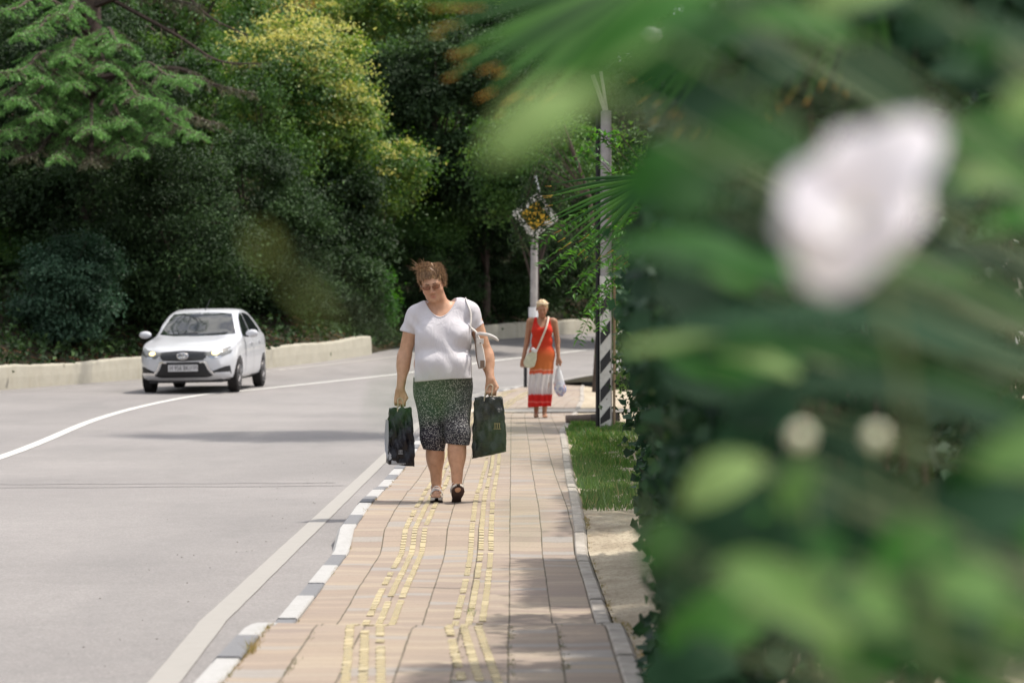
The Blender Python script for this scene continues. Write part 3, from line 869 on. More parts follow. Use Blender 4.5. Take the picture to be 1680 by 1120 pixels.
# sandals
M_SANDAL = plain('white_leather', (0.72, 0.70, 0.68), 0.5, 0.5)
M_SOLE = plain('brown_sole', (0.075, 0.045, 0.04), 0.6, 0.4)
M_CORK = plain('cream_wedge', (0.66, 0.60, 0.52), 0.7, 0.3)
def sandal(origin, pitch, yaw):
    o = Vector(origin); Mx = Matrix.Rotation(math.radians(yaw), 3, 'Z') @ Matrix.Rotation(math.radians(-pitch), 3, 'X')
    T = lambda p: o + Mx @ Vector(p)
    prof_ = [(.052, .0), (.045, .028), (.01, .030), (-.04, .027), (-.09, .038), (-.14, .042), (-.175, .035), (-.196, .012)]
    V = []; Fc = []; n = len(prof_); rows = []
    for (y, hw) in prof_:
        tz = .034 - .12 * max(-.09, min(0, y)) * -1 * 0 + (.022 * (1 if y > -.02 else max(0, 1 + (y + .02) / .09)))
        for s in (-1, 1): V.append(T((s * hw, y, tz - .002)))
        for s in (-1, 1): V.append(T((s * hw * .97, y, .004 if y > -.15 else .004 + (-.15 - y) * .25)))
    for i in range(n - 1):
        a = 4 * i; b = a + 4
        Fc += [(a, a + 1, b + 1, b), (a, b, b + 2, a + 2), (a + 1, a + 3, b + 3, b + 1)]
    sh = mesh_py('sandal', V, Fc, M_CORK, w1)
    so_ = []; F2 = []
    for i, (y, hw) in enumerate(prof_):
        zb = .0 if y > -.15 else (-.15 - y) * .25
        for s in (-1, 1):
            so_.append(T((s * (hw + .003), y, zb))); so_.append(T((s * (hw + .003), y, zb + .007)))
        if i: a = 4 * i; b = a - 4; F2 += [(b, a, a + 2, b + 2), (b + 1, b + 3, a + 3, a + 1), (b, b + 1, a + 1, a), (b + 2, a + 2, a + 3, b + 3)]
    mesh_py('sole', so_, F2, M_SOLE, sh)
    mb = MB()
    def band(y, h, wdt, hw, dy=0.0):
        V = []; Fc = []
        for i in range(11):
            a = math.pi * i / 10
            for e in (-1, 1): V.append(T((math.cos(a) * hw, y + e * wdt / 2 + dy * math.cos(a), .040 + math.sin(a) * h)))
            if i: q = 2 * i; Fc.append((q - 2, q - 1, q + 1, q))
        mb.add(V, Fc)
    band(-.115, .040, .020, .043, .018); band(-.095, .044, .018, .042, -.018); band(-.070, .052, .018, .040, .0); band(-.045, .062, .013, .036, .012)
    # ankle strap
    V = []; Fc = []
    for i in range(25):
        a = 2 * math.pi * i / 24
        for e in (0, 1): V.append(T((math.cos(a) * .040, .012 + math.sin(a) * .046, .088 + .012 * e - .012 * math.sin(a))))
        if i: q = 2 * i; Fc.append((q - 2, q - 1, q + 1, q))
    mb.add(V, Fc)
    o_ = mb.build('strap', M_SANDAL, sh); md = o_.modifiers.new('thick', 'SOLIDIFY'); md.thickness = .003; md.offset = 1
sandal((-.080, .045, .0), 0, 2); sandal((.060, -.100, .006), 31, 6)

# hair: cap plus locks lifted by the wind
m = Mat('chestnut_hair', (0.2, 0.08, 0.03), 0.45, 0.5); co = m.coord('Object', (60, 60, 12)); f = m.noise(co, 1.6, 3)
m.base(m.ramp(f, [(0.3, (0.09, 0.045, 0.022)), (0.5, (0.24, 0.135, 0.065)), (0.72, (0.50, 0.33, 0.17))])); M_HAIR = m.m
H = Field((-.26, -.22, 1.36), (.06, .14, 1.68), .004)
def TE(Fd, T, R, p, r, k=.01, op='add'): Fd.ell(T(p), r, k, op, R)
TE(H, T1, R1, (0, .024, .046), (.087, .100, .086), .01)
TE(H, T1, R1, (0, .060, -.015), (.076, .062, .070), .02)
TE(H, T1, R1, (0, -.080, -.030), (.066, .075, .082), .012, 'sub')
H.disp(lambda x, y, z: .0035 * np.sin(160 * (x + .5 * y) + 4 * np.sin(40 * z)) + .002 * np.sin(260 * x + 90 * z) + 0 * z)
hair = H.build('hair', M_HAIR, w1, smooth_it=0)
rg = random.Random(21); spec = []
def lock(p, flow, L, r, lift=.12, j=.10):
    n_ = (p - Vector((0, .024, .044))).normalized(); f_ = Vector(flow); f_ = (f_ - n_ * f_.dot(n_)).normalized()
    spec.append((p, f_ + n_ * lift + Vector((rg.uniform(-j, j), rg.uniform(-j, j), rg.uniform(-j, j))), L, r))
for i in range(1500):
    a = rg.uniform(-2.4, 2.4); b = rg.uniform(-.30, 1.5)     # angle around (0 = front), elevation
    p = Vector((math.sin(a) * math.cos(b) * .086, .024 - math.cos(a) * math.cos(b) * .099, .046 + math.sin(b) * .087))
    if p.y < -.02 and p.z < .078: continue
    top = max(0, min(1, (p.z - .03) / .09))
    side = 1 if p.x > .02 else -1
    flow = (side * (.9 if side < 0 else .55), -.25 + .3 * top, -.9 + .75 * top)
    lock(p, flow, rg.uniform(.022, .048), rg.uniform(.0012, .0028), .16 if top < .8 else .28)
for i in range(150):      # wind-lifted quiff on her right
    p = Vector((rg.uniform(-.066, -.012), rg.uniform(-.055, .03), .112 + rg.uniform(-.012, .012)))
    t_ = rg.random(); spec.append((p, Vector((-.80 + .35 * t_ + rg.uniform(-.2, .2), -.1 + rg.uniform(-.2, .2), .10 + .85 * t_ + rg.uniform(-.2, .2))), rg.uniform(.03, .095) * (.6 + .4 * rg.random()), rg.uniform(.001, .0024)))
for i in range(110):       # fringe across the brow
    p = Vector((rg.uniform(-.052, .035), -.066 + rg.uniform(-.004, .004), .100 + rg.uniform(-.010, .01)))
    spec.append((p, Vector((-.60 + rg.uniform(-.15, .15), -.28, -.72)), rg.uniform(.025, .058), rg.uniform(.001, .0022)))
for s in (-1, 1):
    for i in range(170):   # over the ears
        p = Vector((s * .077, rg.uniform(-.030, .07), rg.uniform(.0, .07)))
        spec.append((p, Vector((s * .20 + rg.uniform(-.08, .12), rg.uniform(-.25, .1), -.85)), rg.uniform(.025, .048), rg.uniform(.0012, .0026)))
tufts('locks', T1, R1, M_HAIR, rg, spec, hair)
# eyebrows
M_BROW = plain('brow_hair', (0.10, 0.05, 0.03), .7)
for s in (-1, 1): MB().tube([T1((s * .013, -.0925, .021)), T1((s * .030, -.0920, .027)), T1((s * .048, -.080, .021))], [.0028, .0028, .0012], 6).build('eyebrow', M_BROW, w1)
# tinted glasses
glm = Mat('amber_lens', (0.20, 0.06, 0.025), 0.08, 0.6); glm.b.inputs['Alpha'].default_value = 0.72; M_LENS = glm.m
M_FRAME = plain('gilt_frame', (0.16, 0.07, 0.035), .3, .6, .5)
mb = MB(); lz = []
fr = MB()
for s in (-1, 1):
    pts = []
    for (dx, dz) in ((-.025, .010), (-.012, .012), (.008, .012), (.025, .010), (.026, .0), (.020, -.011), (.0, -.014), (-.018, -.011), (-.025, -.002)):
        x = s * (.034 + dx * (1 if s > 0 else 1) * s * s); x = s * .033 + dx
        pts.append(T1((x, -.107 + abs(x) * .22 + .0, .002 + dz)))
    q = len(lz); mb.add(pts, [tuple(range(len(pts)))]); fr.tube(pts + [pts[0]], .0016, 5)
    fr.tube([T1((s * .058, -.095, .013)), T1((s * .078, -.05, .010)), T1((s * .084, .01, .004))], .002, 5)
fr.tube([T1((-.009, -.108, .010)), T1((0, -.112, .013)), T1((.009, -.108, .010))], .0016, 5)
gl = fr.build('glasses', M_FRAME, w1); mb.build('lens', M_LENS, gl)

# shoulder bag under her left arm (white)
M_WBAG = plain('off_white_leather', (0.66, 0.62, 0.58), .45, .5, var=.06)
M_TAN = plain('tan_edge', (0.20, 0.13, 0.09), .6)
sb = empty('shoulder_bag', W1); tag(sb, 'white leather shoulder bag clamped under the arm of the woman in the white t-shirt', 'bag')
mb = MB()
V = []; Fc = []
rows = [(1.140, .185, .205), (1.10, .186, .225), (1.03, .190, .245), (.96, .196, .256), (.92, .206, .256), (.905, .215, .250)]
for (z, x0, x1) in rows:
    for (x, y) in ((x0, -.075), (x1 - .004, -.100), (x1, -.090), (x1, .15), (x0, .16)): V.append((x, y, z))
for i in range(len(rows) - 1):
    for k in range(5): a = i * 5 + k; b = i * 5 + (k + 1) % 5; Fc.append((a, a + 5, b + 5, b))
Fc.append((0, 1, 2, 3, 4)); Fc.append(tuple(range(len(V) - 1, len(V) - 6, -1)))
mb.add(V, Fc); bo = mb.build('bag_body', M_WBAG, sb, bevel=.006)
mb = MB(); mb.tube([(.186, -.078, 1.15), (.188, -.082, 1.06), (.197, -.080, .97), (.212, -.080, .905), (.256, -.09, .915)], .0035, 6); mb.build('edging', M_TAN, sb)
mb = MB()
V = []; Fc = []   # strap over the shoulder
SP = [(.198, -.06, 1.135), (.182, -.112, 1.20), (.158, -.118, 1.28), (.135, -.085, 1.345), (.118, -.02, 1.385), (.112, .05, 1.37), (.13, .11, 1.28), (.17, .13, 1.15)]
SPc = catmull(SP, 5); bvt = bv; SPs = []
for p in SPc:
    h = bvt.find_nearest(Vector(p)); SPs.append(np.array(h[0]) if h[0] is not None and p[2] > 1.17 else p)
for _ in range(4): SPs = [SPs[0]] + [(SPs[i - 1] + 2 * SPs[i] + SPs[i + 1]) / 4 for i in range(1, len(SPs) - 1)] + [SPs[-1]]
for i, p in enumerate(SPs):
    o = p - np.array((-.0, .02, p[2] - .02)); SPs[i] = p + o / np.linalg.norm(o) * .009
for i, p in enumerate(SPc):
    t = SPc[min(i + 1, len(SPc) - 1)] - SPc[max(0, i - 1)]; t /= np.linalg.norm(t)
    cen = np.array((-.02, .01, p[2] - .03)); o = p - cen; o -= t * np.dot(o, t); o /= np.linalg.norm(o); b_ = np.cross(t, o)
    q = SPs[i]
    for e in (-1, 1): V.append(q + b_ * .008 * e)
    if i: a = 2 * i; Fc.append((a - 2, a - 1, a + 1, a))
o = mesh_py('strap', V, Fc, M_WBAG, sb, True); md = o.modifiers.new('thick', 'SOLIDIFY'); md.thickness = .005; md.offset = 0
mb = MB(); V = []; Fc = []   # stiff handle standing out to the side
HP = catmull([(.195, -.10, 1.135), (.22, -.14, 1.142), (.27, -.15, 1.135), (.315, -.14, 1.118), (.345, -.125, 1.095)], 5)
for i, p in enumerate(HP):
    for e in (-1, 1): V.append((p[0], p[1], p[2] + .011 * e * (1 if i < len(HP) - 2 else .6)))
    if i: a = 2 * i; Fc.append((a - 2, a, a + 1, a - 1))
HP2 = HP[::-1]
o = mesh_py('handle', V, Fc, M_WBAG, sb, True); md = o.modifiers.new('thick', 'SOLIDIFY'); md.thickness = .012; md.offset = 0
mb = MB(); mb.box((.222, -.108, 1.09), (.045, .006, .035)); mb.disc((.222, -.113, 1.075), .006, 'y', 12, .005); mb.build('clasp', M_WBAG, sb, bevel=.002)
mb = MB(); mb.disc((.222, -.117, 1.078), .005, 'y', 12, .004); mb.build('rivet', M_TAN, sb); mb = MB(); mb.box((.236, -.096, .935), (.03, .006, .05)); mb.build('buckle', M_TAN, sb)

# black carrier bags
m = Mat('black_film', (0.007, 0.006, 0.010), 0.2, 0.35); co = m.coord('Object', (1, 1, .45))
f = m.noise(co, 16, 5, 0.6, 1.2); f2 = m.noise(co, 55, 3, .6, 1.0)
m.bump(m.math('ADD', f, m.math('MULTIPLY', f2, .3)), .8, .018); M_FILM = m.m
M_CORD = plain('beige_cord', (0.50, 0.42, 0.30), .8)
M_GOLD = plain('gold_print', (0.30, 0.22, 0.09), .5)
M_SILV = plain('silver_print', (0.32, 0.33, 0.35), .45)
def carrier(loc, rz, label, wt, wb, d, h, lean, hand_z, emblem, seed, rag):
    t = empty('carrier_bag', loc, rz); tag(t, label, 'bag', 'black carrier bags held by the woman in front')
    rr = np.random.default_rng(seed); V = []; Fc = []; NX, NZ = 14, 20
    per = []
    for k in range(NX): per.append((-1 + 2 * k / NX, -1))
    for k in range(6): per.append((1, -1 + 2 * k / 6))
    for k in range(NX): per.append((1 - 2 * k / NX, 1))
    for k in range(6): per.append((-1, 1 - 2 * k / 6))
    K = len(per)
    for j in range(NZ + 1):
        u = j / NZ; hw = (wb + (wt - wb) * u) / 2; hd = d / 2 * (1.0 - .72 * u ** 2.2); z = u * h
        for (a, b) in per:
            bul = 1 + .05 * math.sin(math.pi * u)
            x = a * hw * bul + lean * u; y = b * hd * (1 + .15 * (1 - a * a))
            r = rr.normal(size=3) * (.0022 if 0 < j < NZ else .001)
            cr = .011 * math.sin(9 * a + 6 * u + seed) * math.sin(math.pi * u) + .006 * math.sin(23 * u + 7 * a + seed) + .008 * math.sin(5 * a - 13 * u)
            zz = z + (rag * a * (1 - u) * .5) + (.008 * math.sin(9 * a) if j == NZ else 0)
            V.append((x + r[0], y + b * cr + r[1], zz + r[2]))
    for j in range(NZ):
        for k in range(K): a = j * K + k; b = j * K + (k + 1) % K; Fc.append((a, b, b + K, a + K))
    Fc.append(tuple(range(K - 1, -1, -1))); Fc.append(tuple(NZ * K + k for k in range(K)))
    mesh_py('bag_body', V, Fc, M_FILM, t, True)
    mb = MB()
    for y in (-.012, .014):
        x0 = lean - wt * .16; x1 = lean + wt * .16; xm = emblem[3]
        mb.tube(catmull([(x0, y, h - .05), (x0 + .006, y * 1.1, h + .02), (xm - .016, y * .5, hand_z - .012), (xm, y * .4, hand_z), (xm + .016, y * .5, hand_z - .012), (x1 - .006, y * 1.1, h + .02), (x1, y, h - .05)], 5), .0042, 6)
    mb.build('handle', M_CORD, t)
    ex, ez, es, _ = emblem; yy = -d / 2 * (1 - .72 * (ez / h) ** 2.2) * 1.15 - .012
    mb = MB()
    for i, (dx, dz, bw, bh) in enumerate(((0, .02, .05, .005), (-.018, .0, .005, .034), (0, .0, .005, .034), (.018, .0, .005, .034), (0, -.022, .06, .005))):
        mb.box((ex + dx * es, yy, ez + dz * es), (bw * es, .003, bh * es))
    mb.build('printed_mark', M_GOLD if es > .8 else M_SILV, t)
    return t
c1 = carrier(W1 + Vector((.283, -.075, .318)), math.radians(-8), 'black carrier bag hanging from the hand beside the white shoulder bag', .185, .215, .13, .392, -.005, .478, (.065, .20, .85, .008), 4, .045)
c2 = carrier(W1 + Vector((-.322, -.07, .252)), math.radians(10), 'black carrier bag hanging over the kerb from her other hand', .150, .178, .13, .385, .0, .452, (-.01, .09, .55, -.003), 9, -.02)
mb = MB(); mb.add([(-.086, -.064, .02), (-.106, .0, .10), (-.104, .04, .20), (-.086, -.045, .20), (-.07, -.068, .0), (-.088, -.05, .30), (-.098, .02, .31)], [(0, 3, 2, 1), (3, 5, 6, 2)])
mb.add([(-.090, -.070, .004), (.05, -.075, .0), (.055, -.076, .012), (-.03, -.077, .016), (-.085, -.072, .09)], [(0, 1, 2, 3, 4)])  # pale strip: reflection along the bottom edge, put in as silver colour
o = mb.build('side_panel', M_SILV, c2, False)

# ================================================================ the woman in red
W2 = Vector((at(888, 685, 33.3).x, 33.3, 0.0)); W2.z = pave_z(W2.x, 33.3) + .003
w2 = empty('person', W2); tag(w2, 'woman in long red and white dress walking behind, with headband', 'person')
R2 = rot(16, 2, 4)
B = Field((-.36, -.30, -.02), (.36, .24, 1.70), .0062)
HC2 = (.012, -.03, 1.495)
B.ell((.01, .02, .88), (.165, .11, .14), .05); B.ell((.01, .0, 1.06), (.135, .095, .14), .05)
B.ell((-.055, -.065, 1.19), (.07, .065, .07), .04); B.ell((.075, -.065, 1.19), (.07, .065, .07), .04)
B.ell((.01, .0, 1.22), (.145, .09, .11), .04); B.cap((-.135, .01, 1.325), (.155, .01, 1.325), .048, k=.05)
B.cap((.01, .01, 1.33), (.012, -.005, 1.44), .050, .047, k=.03)
B.cap((-.160, .01, 1.315), (-.195, .03, 1.05), .045, .036, k=.03); B.cap((-.195, .03, 1.05), (-.250, -.03, .80), .036, .024, k=.02)
B.cap((.180, .01, 1.315), (.222, .03, 1.05), .045, .036, k=.03); B.cap((.222, .03, 1.05), (.235, -.03, .82), .036, .024, k=.02)
fist(B, (-.255, -.032, .795), -1, .92); fist(B, (.236, -.032, .815), -1, .92)
for hx, kx, ax_, ky, ay in ((-.055, -.06, -.068, .02, .08), (.065, .055, .045, -.04, -.06)):
    B.cap((hx, .0, .80), (kx, ky, .46), .085, .055, k=.03); B.cap((kx, ky, .46), (ax_, ay, .09), .055, .032, k=.03)
    B.cap((ax_, ay + .01, .045), (ax_ + (.01 if ax_ > 0 else -.01), ay - .15, .026), .032, .028, k=.02)
    for i in range(5): B.cap((ax_ - .025 + i * .012, ay - .14, .022), (ax_ - .026 + i * .013, ay - .185, .018), .010, .009, k=.005)
T2, fl2 = head(B, HC2, R2, .97, .94)
B.build('body', M_SKIN2, w2, attr={'flush': fl2})
m = Mat('dyed_cotton', (0.5, 0.05, 0.03), 0.85, 0.15); co = m.coord('Object'); sep = m.n('ShaderNodeSeparateXYZ'); m.l(co, sep.inputs[0])
wv = m.noise(m.coord('Object', (45, 45, 3)), 1, 3); zz = m.math('ADD', sep.outputs['Z'], m.math('MULTIPLY', m.math('SUBTRACT', wv, .5), .06))
zn = m.math('DIVIDE', zz, 1.4)
c = m.ramp(zn, [(.0, (.50, .016, .014)), (.145, (.50, .016, .014)), (.155, (.62, .14, .12)), (.165, (.50, .016, .014)), (.222, (.50, .02, .016)), (.238, (.52, .45, .45)), (.30, (.60, .56, .56)), (.425, (.62, .59, .58)), (.437, (.58, .10, .05)), (.462, (.60, .11, .05)), (.468, (.66, .36, .26)), (.476, (.50, .15, .045)), (.60, (.50, .13, .04)), (.70, (.50, .050, .022)), (1.0, (.54, .020, .016))][:32])
cs = m.noise(m.coord('Object', (40, 40, 1.2)), 1, 2)
mk = m.math('MULTIPLY', m.ramp(zn, [(.22, 0.), (.25, 1.), (.42, 1.), (.44, 0.)]), m.ramp(cs, [(.52, 0.), (.62, .55)]))
c = m.mix(mk, c, (.27, .22, .23)); m.base(c); M_DRESS = m.m
D = Field((-.30, -.26, .10), (.32, .22, 1.46), .0062)
D.ell((.01, .02, .88), (.175, .125, .15), .05); D.ell((.01, .0, 1.06), (.147, .108, .15), .05)
D.ell((-.055, -.065, 1.19), (.078, .075, .078), .04); D.ell((.075, -.065, 1.19), (.078, .075, .078), .04)
D.ell((.01, .0, 1.22), (.150, .102, .12), .04); D.cap((-.115, .01, 1.325), (.135, .01, 1.325), .056, k=.04)
D.cap((.01, .02, .84), (-.022, -.01, .16), .170, .150, k=.05, sy=.80)
D.disp(lambda x, y, z: .017 * np.sin(11 * np.arctan2(y, x) + 3 * np.sin(5 * z)) * np.clip((.75 - z) / .35, 0, 1) + .003 * np.sin(50 * z + 20 * x) * np.exp(-((z - 1.03) / .1) ** 2))
D.cut(lambda x, y, z: (.145 + .012 * np.sin(9 * x + 1)) - z + 0 * y)
D.cut(lambda x, y, z: np.where(z > 1.18, np.abs(x - .01) - (.145 - .24 * np.clip(z - 1.2, 0, .2)), -1.) + 0 * y)
D.cut(lambda x, y, z: np.maximum(np.where((y < .03) & (z > 1.235), .068 * np.sqrt(np.clip((z - 1.235) / .08, 0, 1)) - np.abs(x - .01), -1.), .072 - np.sqrt((x - .01) ** 2 + y ** 2) + np.minimum(0, z - 1.32) * 2))
D.build('dress', M_DRESS, w2)
m = plain('blond_hair', (0.50, 0.36, 0.20), .5, var=.35, scale=60)
H = Field((-.12, -.18, 1.38), (.15, .14, 1.66), .005)
TE(H, T2, R2, (0, .024, .042), (.081, .096, .086), .01); TE(H, T2, R2, (0, .085, .05), (.04, .035, .04), .02)
TE(H, T2, R2, (0, -.080, -.025), (.070, .080, .090), .010, 'sub')
H.disp(lambda x, y, z: .0025 * np.sin(150 * x + 60 * y) + 0 * z)
h2 = H.build('hair', m, w2, smooth_it=0)
mb = MB(); pts = [T2((.083 * math.sin(a) , .024 - .099 * math.cos(a), .048 + .045 * math.cos(a * .5))) for a in np.linspace(-1.7, 1.7, 17)]
mb.tube(pts, .008, 6); mb.build('headband', plain('cream_band', (.62, .52, .38), .7), w2)
M_BROW2 = plain('brow_hair_light', (0.12, 0.07, 0.04), .7)
for s in (-1, 1): MB().tube([T2((s * .013, -.093, .020)), T2((s * .030, -.092, .026)), T2((s * .046, -.080, .020))], .0028, 5).build('eyebrow', M_BROW2, w2)
M_SAGE = plain('pale_canvas', (.50, .50, .38), .8)
cb = empty('crossbody_bag', W2); tag(cb, 'pale green crossbody bag on the hip of the woman in red', 'bag')
mb = MB(); V = []; Fc = []
prf = [(-.225, .0), (-.245, .06), (-.20, .16), (-.10, .235), (-.055, .20), (-.06, .10), (-.09, .0), (-.15, -.02)]
for y in (-.17, -.10):
    for (x, z) in prf: V.append((x - .005, y + .25 * (x + .15), z + .70))
n = len(prf); Fc = [tuple(range(n - 1, -1, -1)), tuple(range(n, 2 * n))] + [(i, (i + 1) % n, (i + 1) % n + n, i + n) for i in range(n)]
mb.add(V, Fc); mb.build('bag_body', M_SAGE, cb, bevel=.012)
mb = MB(); mb.box((-.10, -.155, .925), (.085, .05, .05), rot(0, 35, 0)); mb.build('flap', plain('white_flap', (.68, .68, .70), .6), cb, bevel=.01)
mb = MB(); V = []; Fc = []
SPc = catmull([(-.075, -.145, .90), (-.03, -.150, 1.0), (.02, -.165, 1.12), (.06, -.165, 1.22), (.09, -.110, 1.32), (.10, -.03, 1.385), (.09, .06, 1.36), (.0, .13, 1.15), (-.10, .14, .95), (-.17, .02, .88)], 5)
for i, p in enumerate(SPc):
    for e in (-1, 1): V.append((p[0] + .012 * e, p[1], p[2] - .006 * e))
    if i: a = 2 * i; Fc.append((a - 2, a - 1, a + 1, a))
o = mesh_py('strap', V, Fc, plain('cream_strap', (.62, .52, .42), .7), cb, True); md = o.modifiers.new('thick', 'SOLIDIFY'); md.thickness = .006
# thin white plastic bag
m = Mat('thin_plastic', (0.72, 0.72, 0.74), 0.3, 0.4); co = m.coord('Object')
f = m.noise(co, 9, 3, .6, .6); sepz = m.n('ShaderNodeSeparateXYZ'); m.l(co, sepz.inputs[0])
lo = m.ramp(sepz.outputs['Z'], [(.10, 1.), (.24, 0.)])
c = m.ramp(f, [(.40, (.74, .74, .76)), (.47, (.14, .20, .52)), (.52, (.72, .72, .74)), (.58, (.52, .05, .06)), (.63, (.76, .75, .76)), (.72, (.15, .32, .20))])
m.base(m.mix(lo, (.74, .74, .76), c)); m.b.inputs['Transmission Weight'].default_value = .25; M_THIN = m.m
pb = empty('plastic_bag', W2 + Vector((.265, -.07, .30))); tag(pb, 'thin white plastic bag of shopping in the hand of the woman in red', 'bag')
V = []; Fc = []; NZ, K = 14, 20
for j in range(NZ + 1):
    u = j / NZ; hw = .075 * (math.sin(min(1, u * 3.0 + .25) * math.pi / 2)) * (1 - .62 * max(0, u - .35) / .65); 
    for k in range(K):
        a = 2 * math.pi * k / K; cr = 1 + .10 * math.sin(5 * a + 7 * u) * (1 - u * .5)
        V.append((hw * cr * math.cos(a) * 1.1 - .03 * u, hw * .75 * cr * math.sin(a), u * .36 + .01 * math.sin(3 * a)))
for j in range(NZ):
    for k in range(K): a = j * K + k; b = j * K + (k + 1) % K; Fc.append((a, b, b + K, a + K))
Fc.append(tuple(range(K - 1, -1, -1)))
mesh_py('bag_body', V, Fc, M_THIN, pb, True)
mb = MB(); mb.tube([(-.05, 0, .34), (-.032, 0, .40), (-.030, 0, .44), (-.022, 0, .40), (-.01, 0, .34)], [.012, .007, .005, .007, .012], 6); mb.build('handle', M_THIN, pb)
# ================================================================ white saloon car
M_PAINT = Mat('white_car_paint', (0.66, 0.67, 0.70), 0.28, 0.5); M_PAINT.b.inputs['Coat Weight'].default_value = .6; M_PAINT.b.inputs['Coat Roughness'].default_value = .06
_d = M_PAINT.noise(M_PAINT.coord(), 3, 4); M_PAINT.base(M_PAINT.ramp(_d, [(.3, (0.50, 0.505, 0.53)), (.7, (.55, .555, .58))])); M_PAINT = M_PAINT.m
M_BLK = plain('black_trim', (0.012, 0.012, 0.014), .5, .4)
M_GRILLE = plain('grille_plastic', (0.02, 0.02, 0.022), .35, .5)
M_TYRE = plain('tyre_rubber', (0.022, 0.020, 0.020), .85, .2, bump=.2, scale=60)
M_RIM = plain('rim_alloy', (0.22, 0.21, 0.21), .35, .5, .8)
M_CHROME = plain('chrome', (0.75, 0.75, 0.75), .15, .5, 1.0, var=.02)
gm = Mat('tinted_glass', (0.012, 0.014, 0.016), 0.03, 0.9); M_GLASS = gm.m
lm = Mat('lamp_glass', (0.16, 0.16, 0.15), 0.08, 0.8); M_LAMP = lm.m
em = Mat('lit_lamp', (1, .85, .45), .3); em.b.inputs['Emission Color'].default_value = (1.0, .74, .30, 1); em.b.inputs['Emission Strength'].default_value = 1.6; M_LIT = em.m
M_PLATE = plain('plate_white', (.50, .49, .50), .5); M_PTXT = plain('plate_black', (.03, .03, .03), .6)
YAW = 3.5
cx, cy = at(304, 641, 43.7).x, 43.7
yr = math.radians(YAW)
car_c = Vector((cx, cy, 0)) + Vector((math.sin(yr), math.cos(yr), 0)) * 2.05
zf = road_z(cx, cy + .7); zb_ = road_z(car_c.x + .2, cy + 3.4)
car = empty('car', (car_c.x, car_c.y, (zf + zb_) / 2), -yr)
tag(car, 'white four-door saloon car with headlights on, driving round the bend', 'car')
car.scale = (1.02, 1.02, 1.02)
car.rotation_euler = (math.atan2(zb_ - zf, 2.63), math.radians(-1.0), -yr)

# body: sections across the car from nose (y=-2.2) to tail (y=2.2); half profile from sill to centre of the roof
def section(y):
    K = lambda P: float(np.interp(y, [p[0] for p in P], [p[1] for p in P]))
    hw = K([(-2.2, .66), (-2.12, .76), (-1.95, .83), (-1.6, .865), (-1.0, .88), (.6, .88), (1.5, .87), (1.95, .82), (2.15, .74), (2.2, .68)])
    bot = K([(-2.2, .30), (-2.1, .22), (-1.7, .20), (1.8, .22), (2.1, .28), (2.2, .36)])
    belt = K([(-2.2, .60), (-2.12, .70), (-1.9, .80), (-1.5, .88), (-1.0, .93), (0, .95), (1.2, .99), (1.9, 1.0), (2.15, .96), (2.2, .80)])   # shoulder line
    top = K([(-2.2, .66), (-2.14, .76), (-2.0, .835), (-1.7, .905), (-1.3, .965), (-1.02, 1.005), (-.98, 1.02), (-.65, 1.235), (-.32, 1.415), (-.12, 1.468), (.3, 1.505), (.8, 1.49), (1.15, 1.42), (1.5, 1.25), (1.78, 1.10), (2.0, 1.06), (2.16, 1.02), (2.2, .85)])
    cab = K([(-1.1, .0), (-.98, .02), (-.65, .45), (-.2, .93), (.3, 1.), (.8, .98), (1.2, .85), (1.5, .55), (1.8, .10), (2.0, 0)])
    rf = hw - .10 - .17 * cab      # half width at the roof rail
    P = [(hw * .80, bot), (hw * .965, bot + .05), (hw * .985, bot + .20), (hw, (bot + belt) / 2 + .05), (hw * .992, belt - .10), (hw * .955, belt)]
    h0 = belt + .006
    tz = top - h0
    for (fx, fz) in ((.0, .10), (.34, .40), (.72, .74), (.94, .925)):
        xx = (hw * .955 - .025) * (1 - fx) + rf * fx
        zz_ = fz if cab > .15 else min(1, fz * 1.05)
        P.append((xx if cab > .15 else (hw * .94) * (1 - fx) + (hw * .62) * fx, h0 + tz * zz_))
    xr = rf if cab > .15 else hw * .62
    P += [(xr * .88, h0 + tz * .975), (xr * .55, h0 + tz * .995), (0, top)]
    return P
YS = sorted(set([-2.2, -2.17, -2.12, -2.05, -1.95, -1.8, -1.6, -1.4, -1.2, -1.06, -1.0, -.9, -.75, -.6, -.45, -.3, -.15, 0, .25, .5, .75, 1.0, 1.2, 1.4, 1.6, 1.75, 1.9, 2.02, 2.12, 2.18, 2.2]))
V = []; Fc = []
SEC = [section(y) for y in YS]; NP = len(SEC[0]) * 2 - 1
def nose_y(y, x, z):     # rounds the nose and tail in plan
    if y < -1.5: return y + .30 * (abs(x) / .88) ** 3.0 * (min(1, (-1.5 - y) / .7)) - .0 + .05 * max(0, (z - .55)) * min(1, (-1.8 - y) / .4 if y < -1.8 else 0)
    if y > 1.6: return y - .22 * (abs(x) / .88) ** 3.0 * min(1, (y - 1.6) / .6)
    return y
for y, Pn in zip(YS, SEC):
    full = [(-x, z) for x, z in Pn] + [(x, z) for x, z in Pn[:-1][::-1]]
    for x, z in full:
        # windscreen sweeps back towards the sides
        yy = nose_y(y, x, z)
        if -1.05 < y < .1 and z > .96: yy += .16 * (abs(x) / .7) ** 2 * min(1, (z - .96) / .1)
        V.append((x, yy, z))
for i in range(len(YS) - 1):
    for k in range(NP - 1): a = i * NP + k; Fc.append((a, a + NP, a + NP + 1, a + 1))
    Fc.append((i * NP + NP - 1, (i + 1) * NP + NP - 1, (i + 1) * NP, i * NP))
Fc.append(tuple(range(NP))); Fc.append(tuple(range((len(YS) - 1) * NP + NP - 1, (len(YS) - 1) * NP - 1, -1)))
me = bpy.data.meshes.new('car_body'); me.from_pydata(V, [], Fc)
bm = bmesh.new(); bm.from_mesh(me); bmesh.ops.recalc_face_normals(bm, faces=bm.faces)
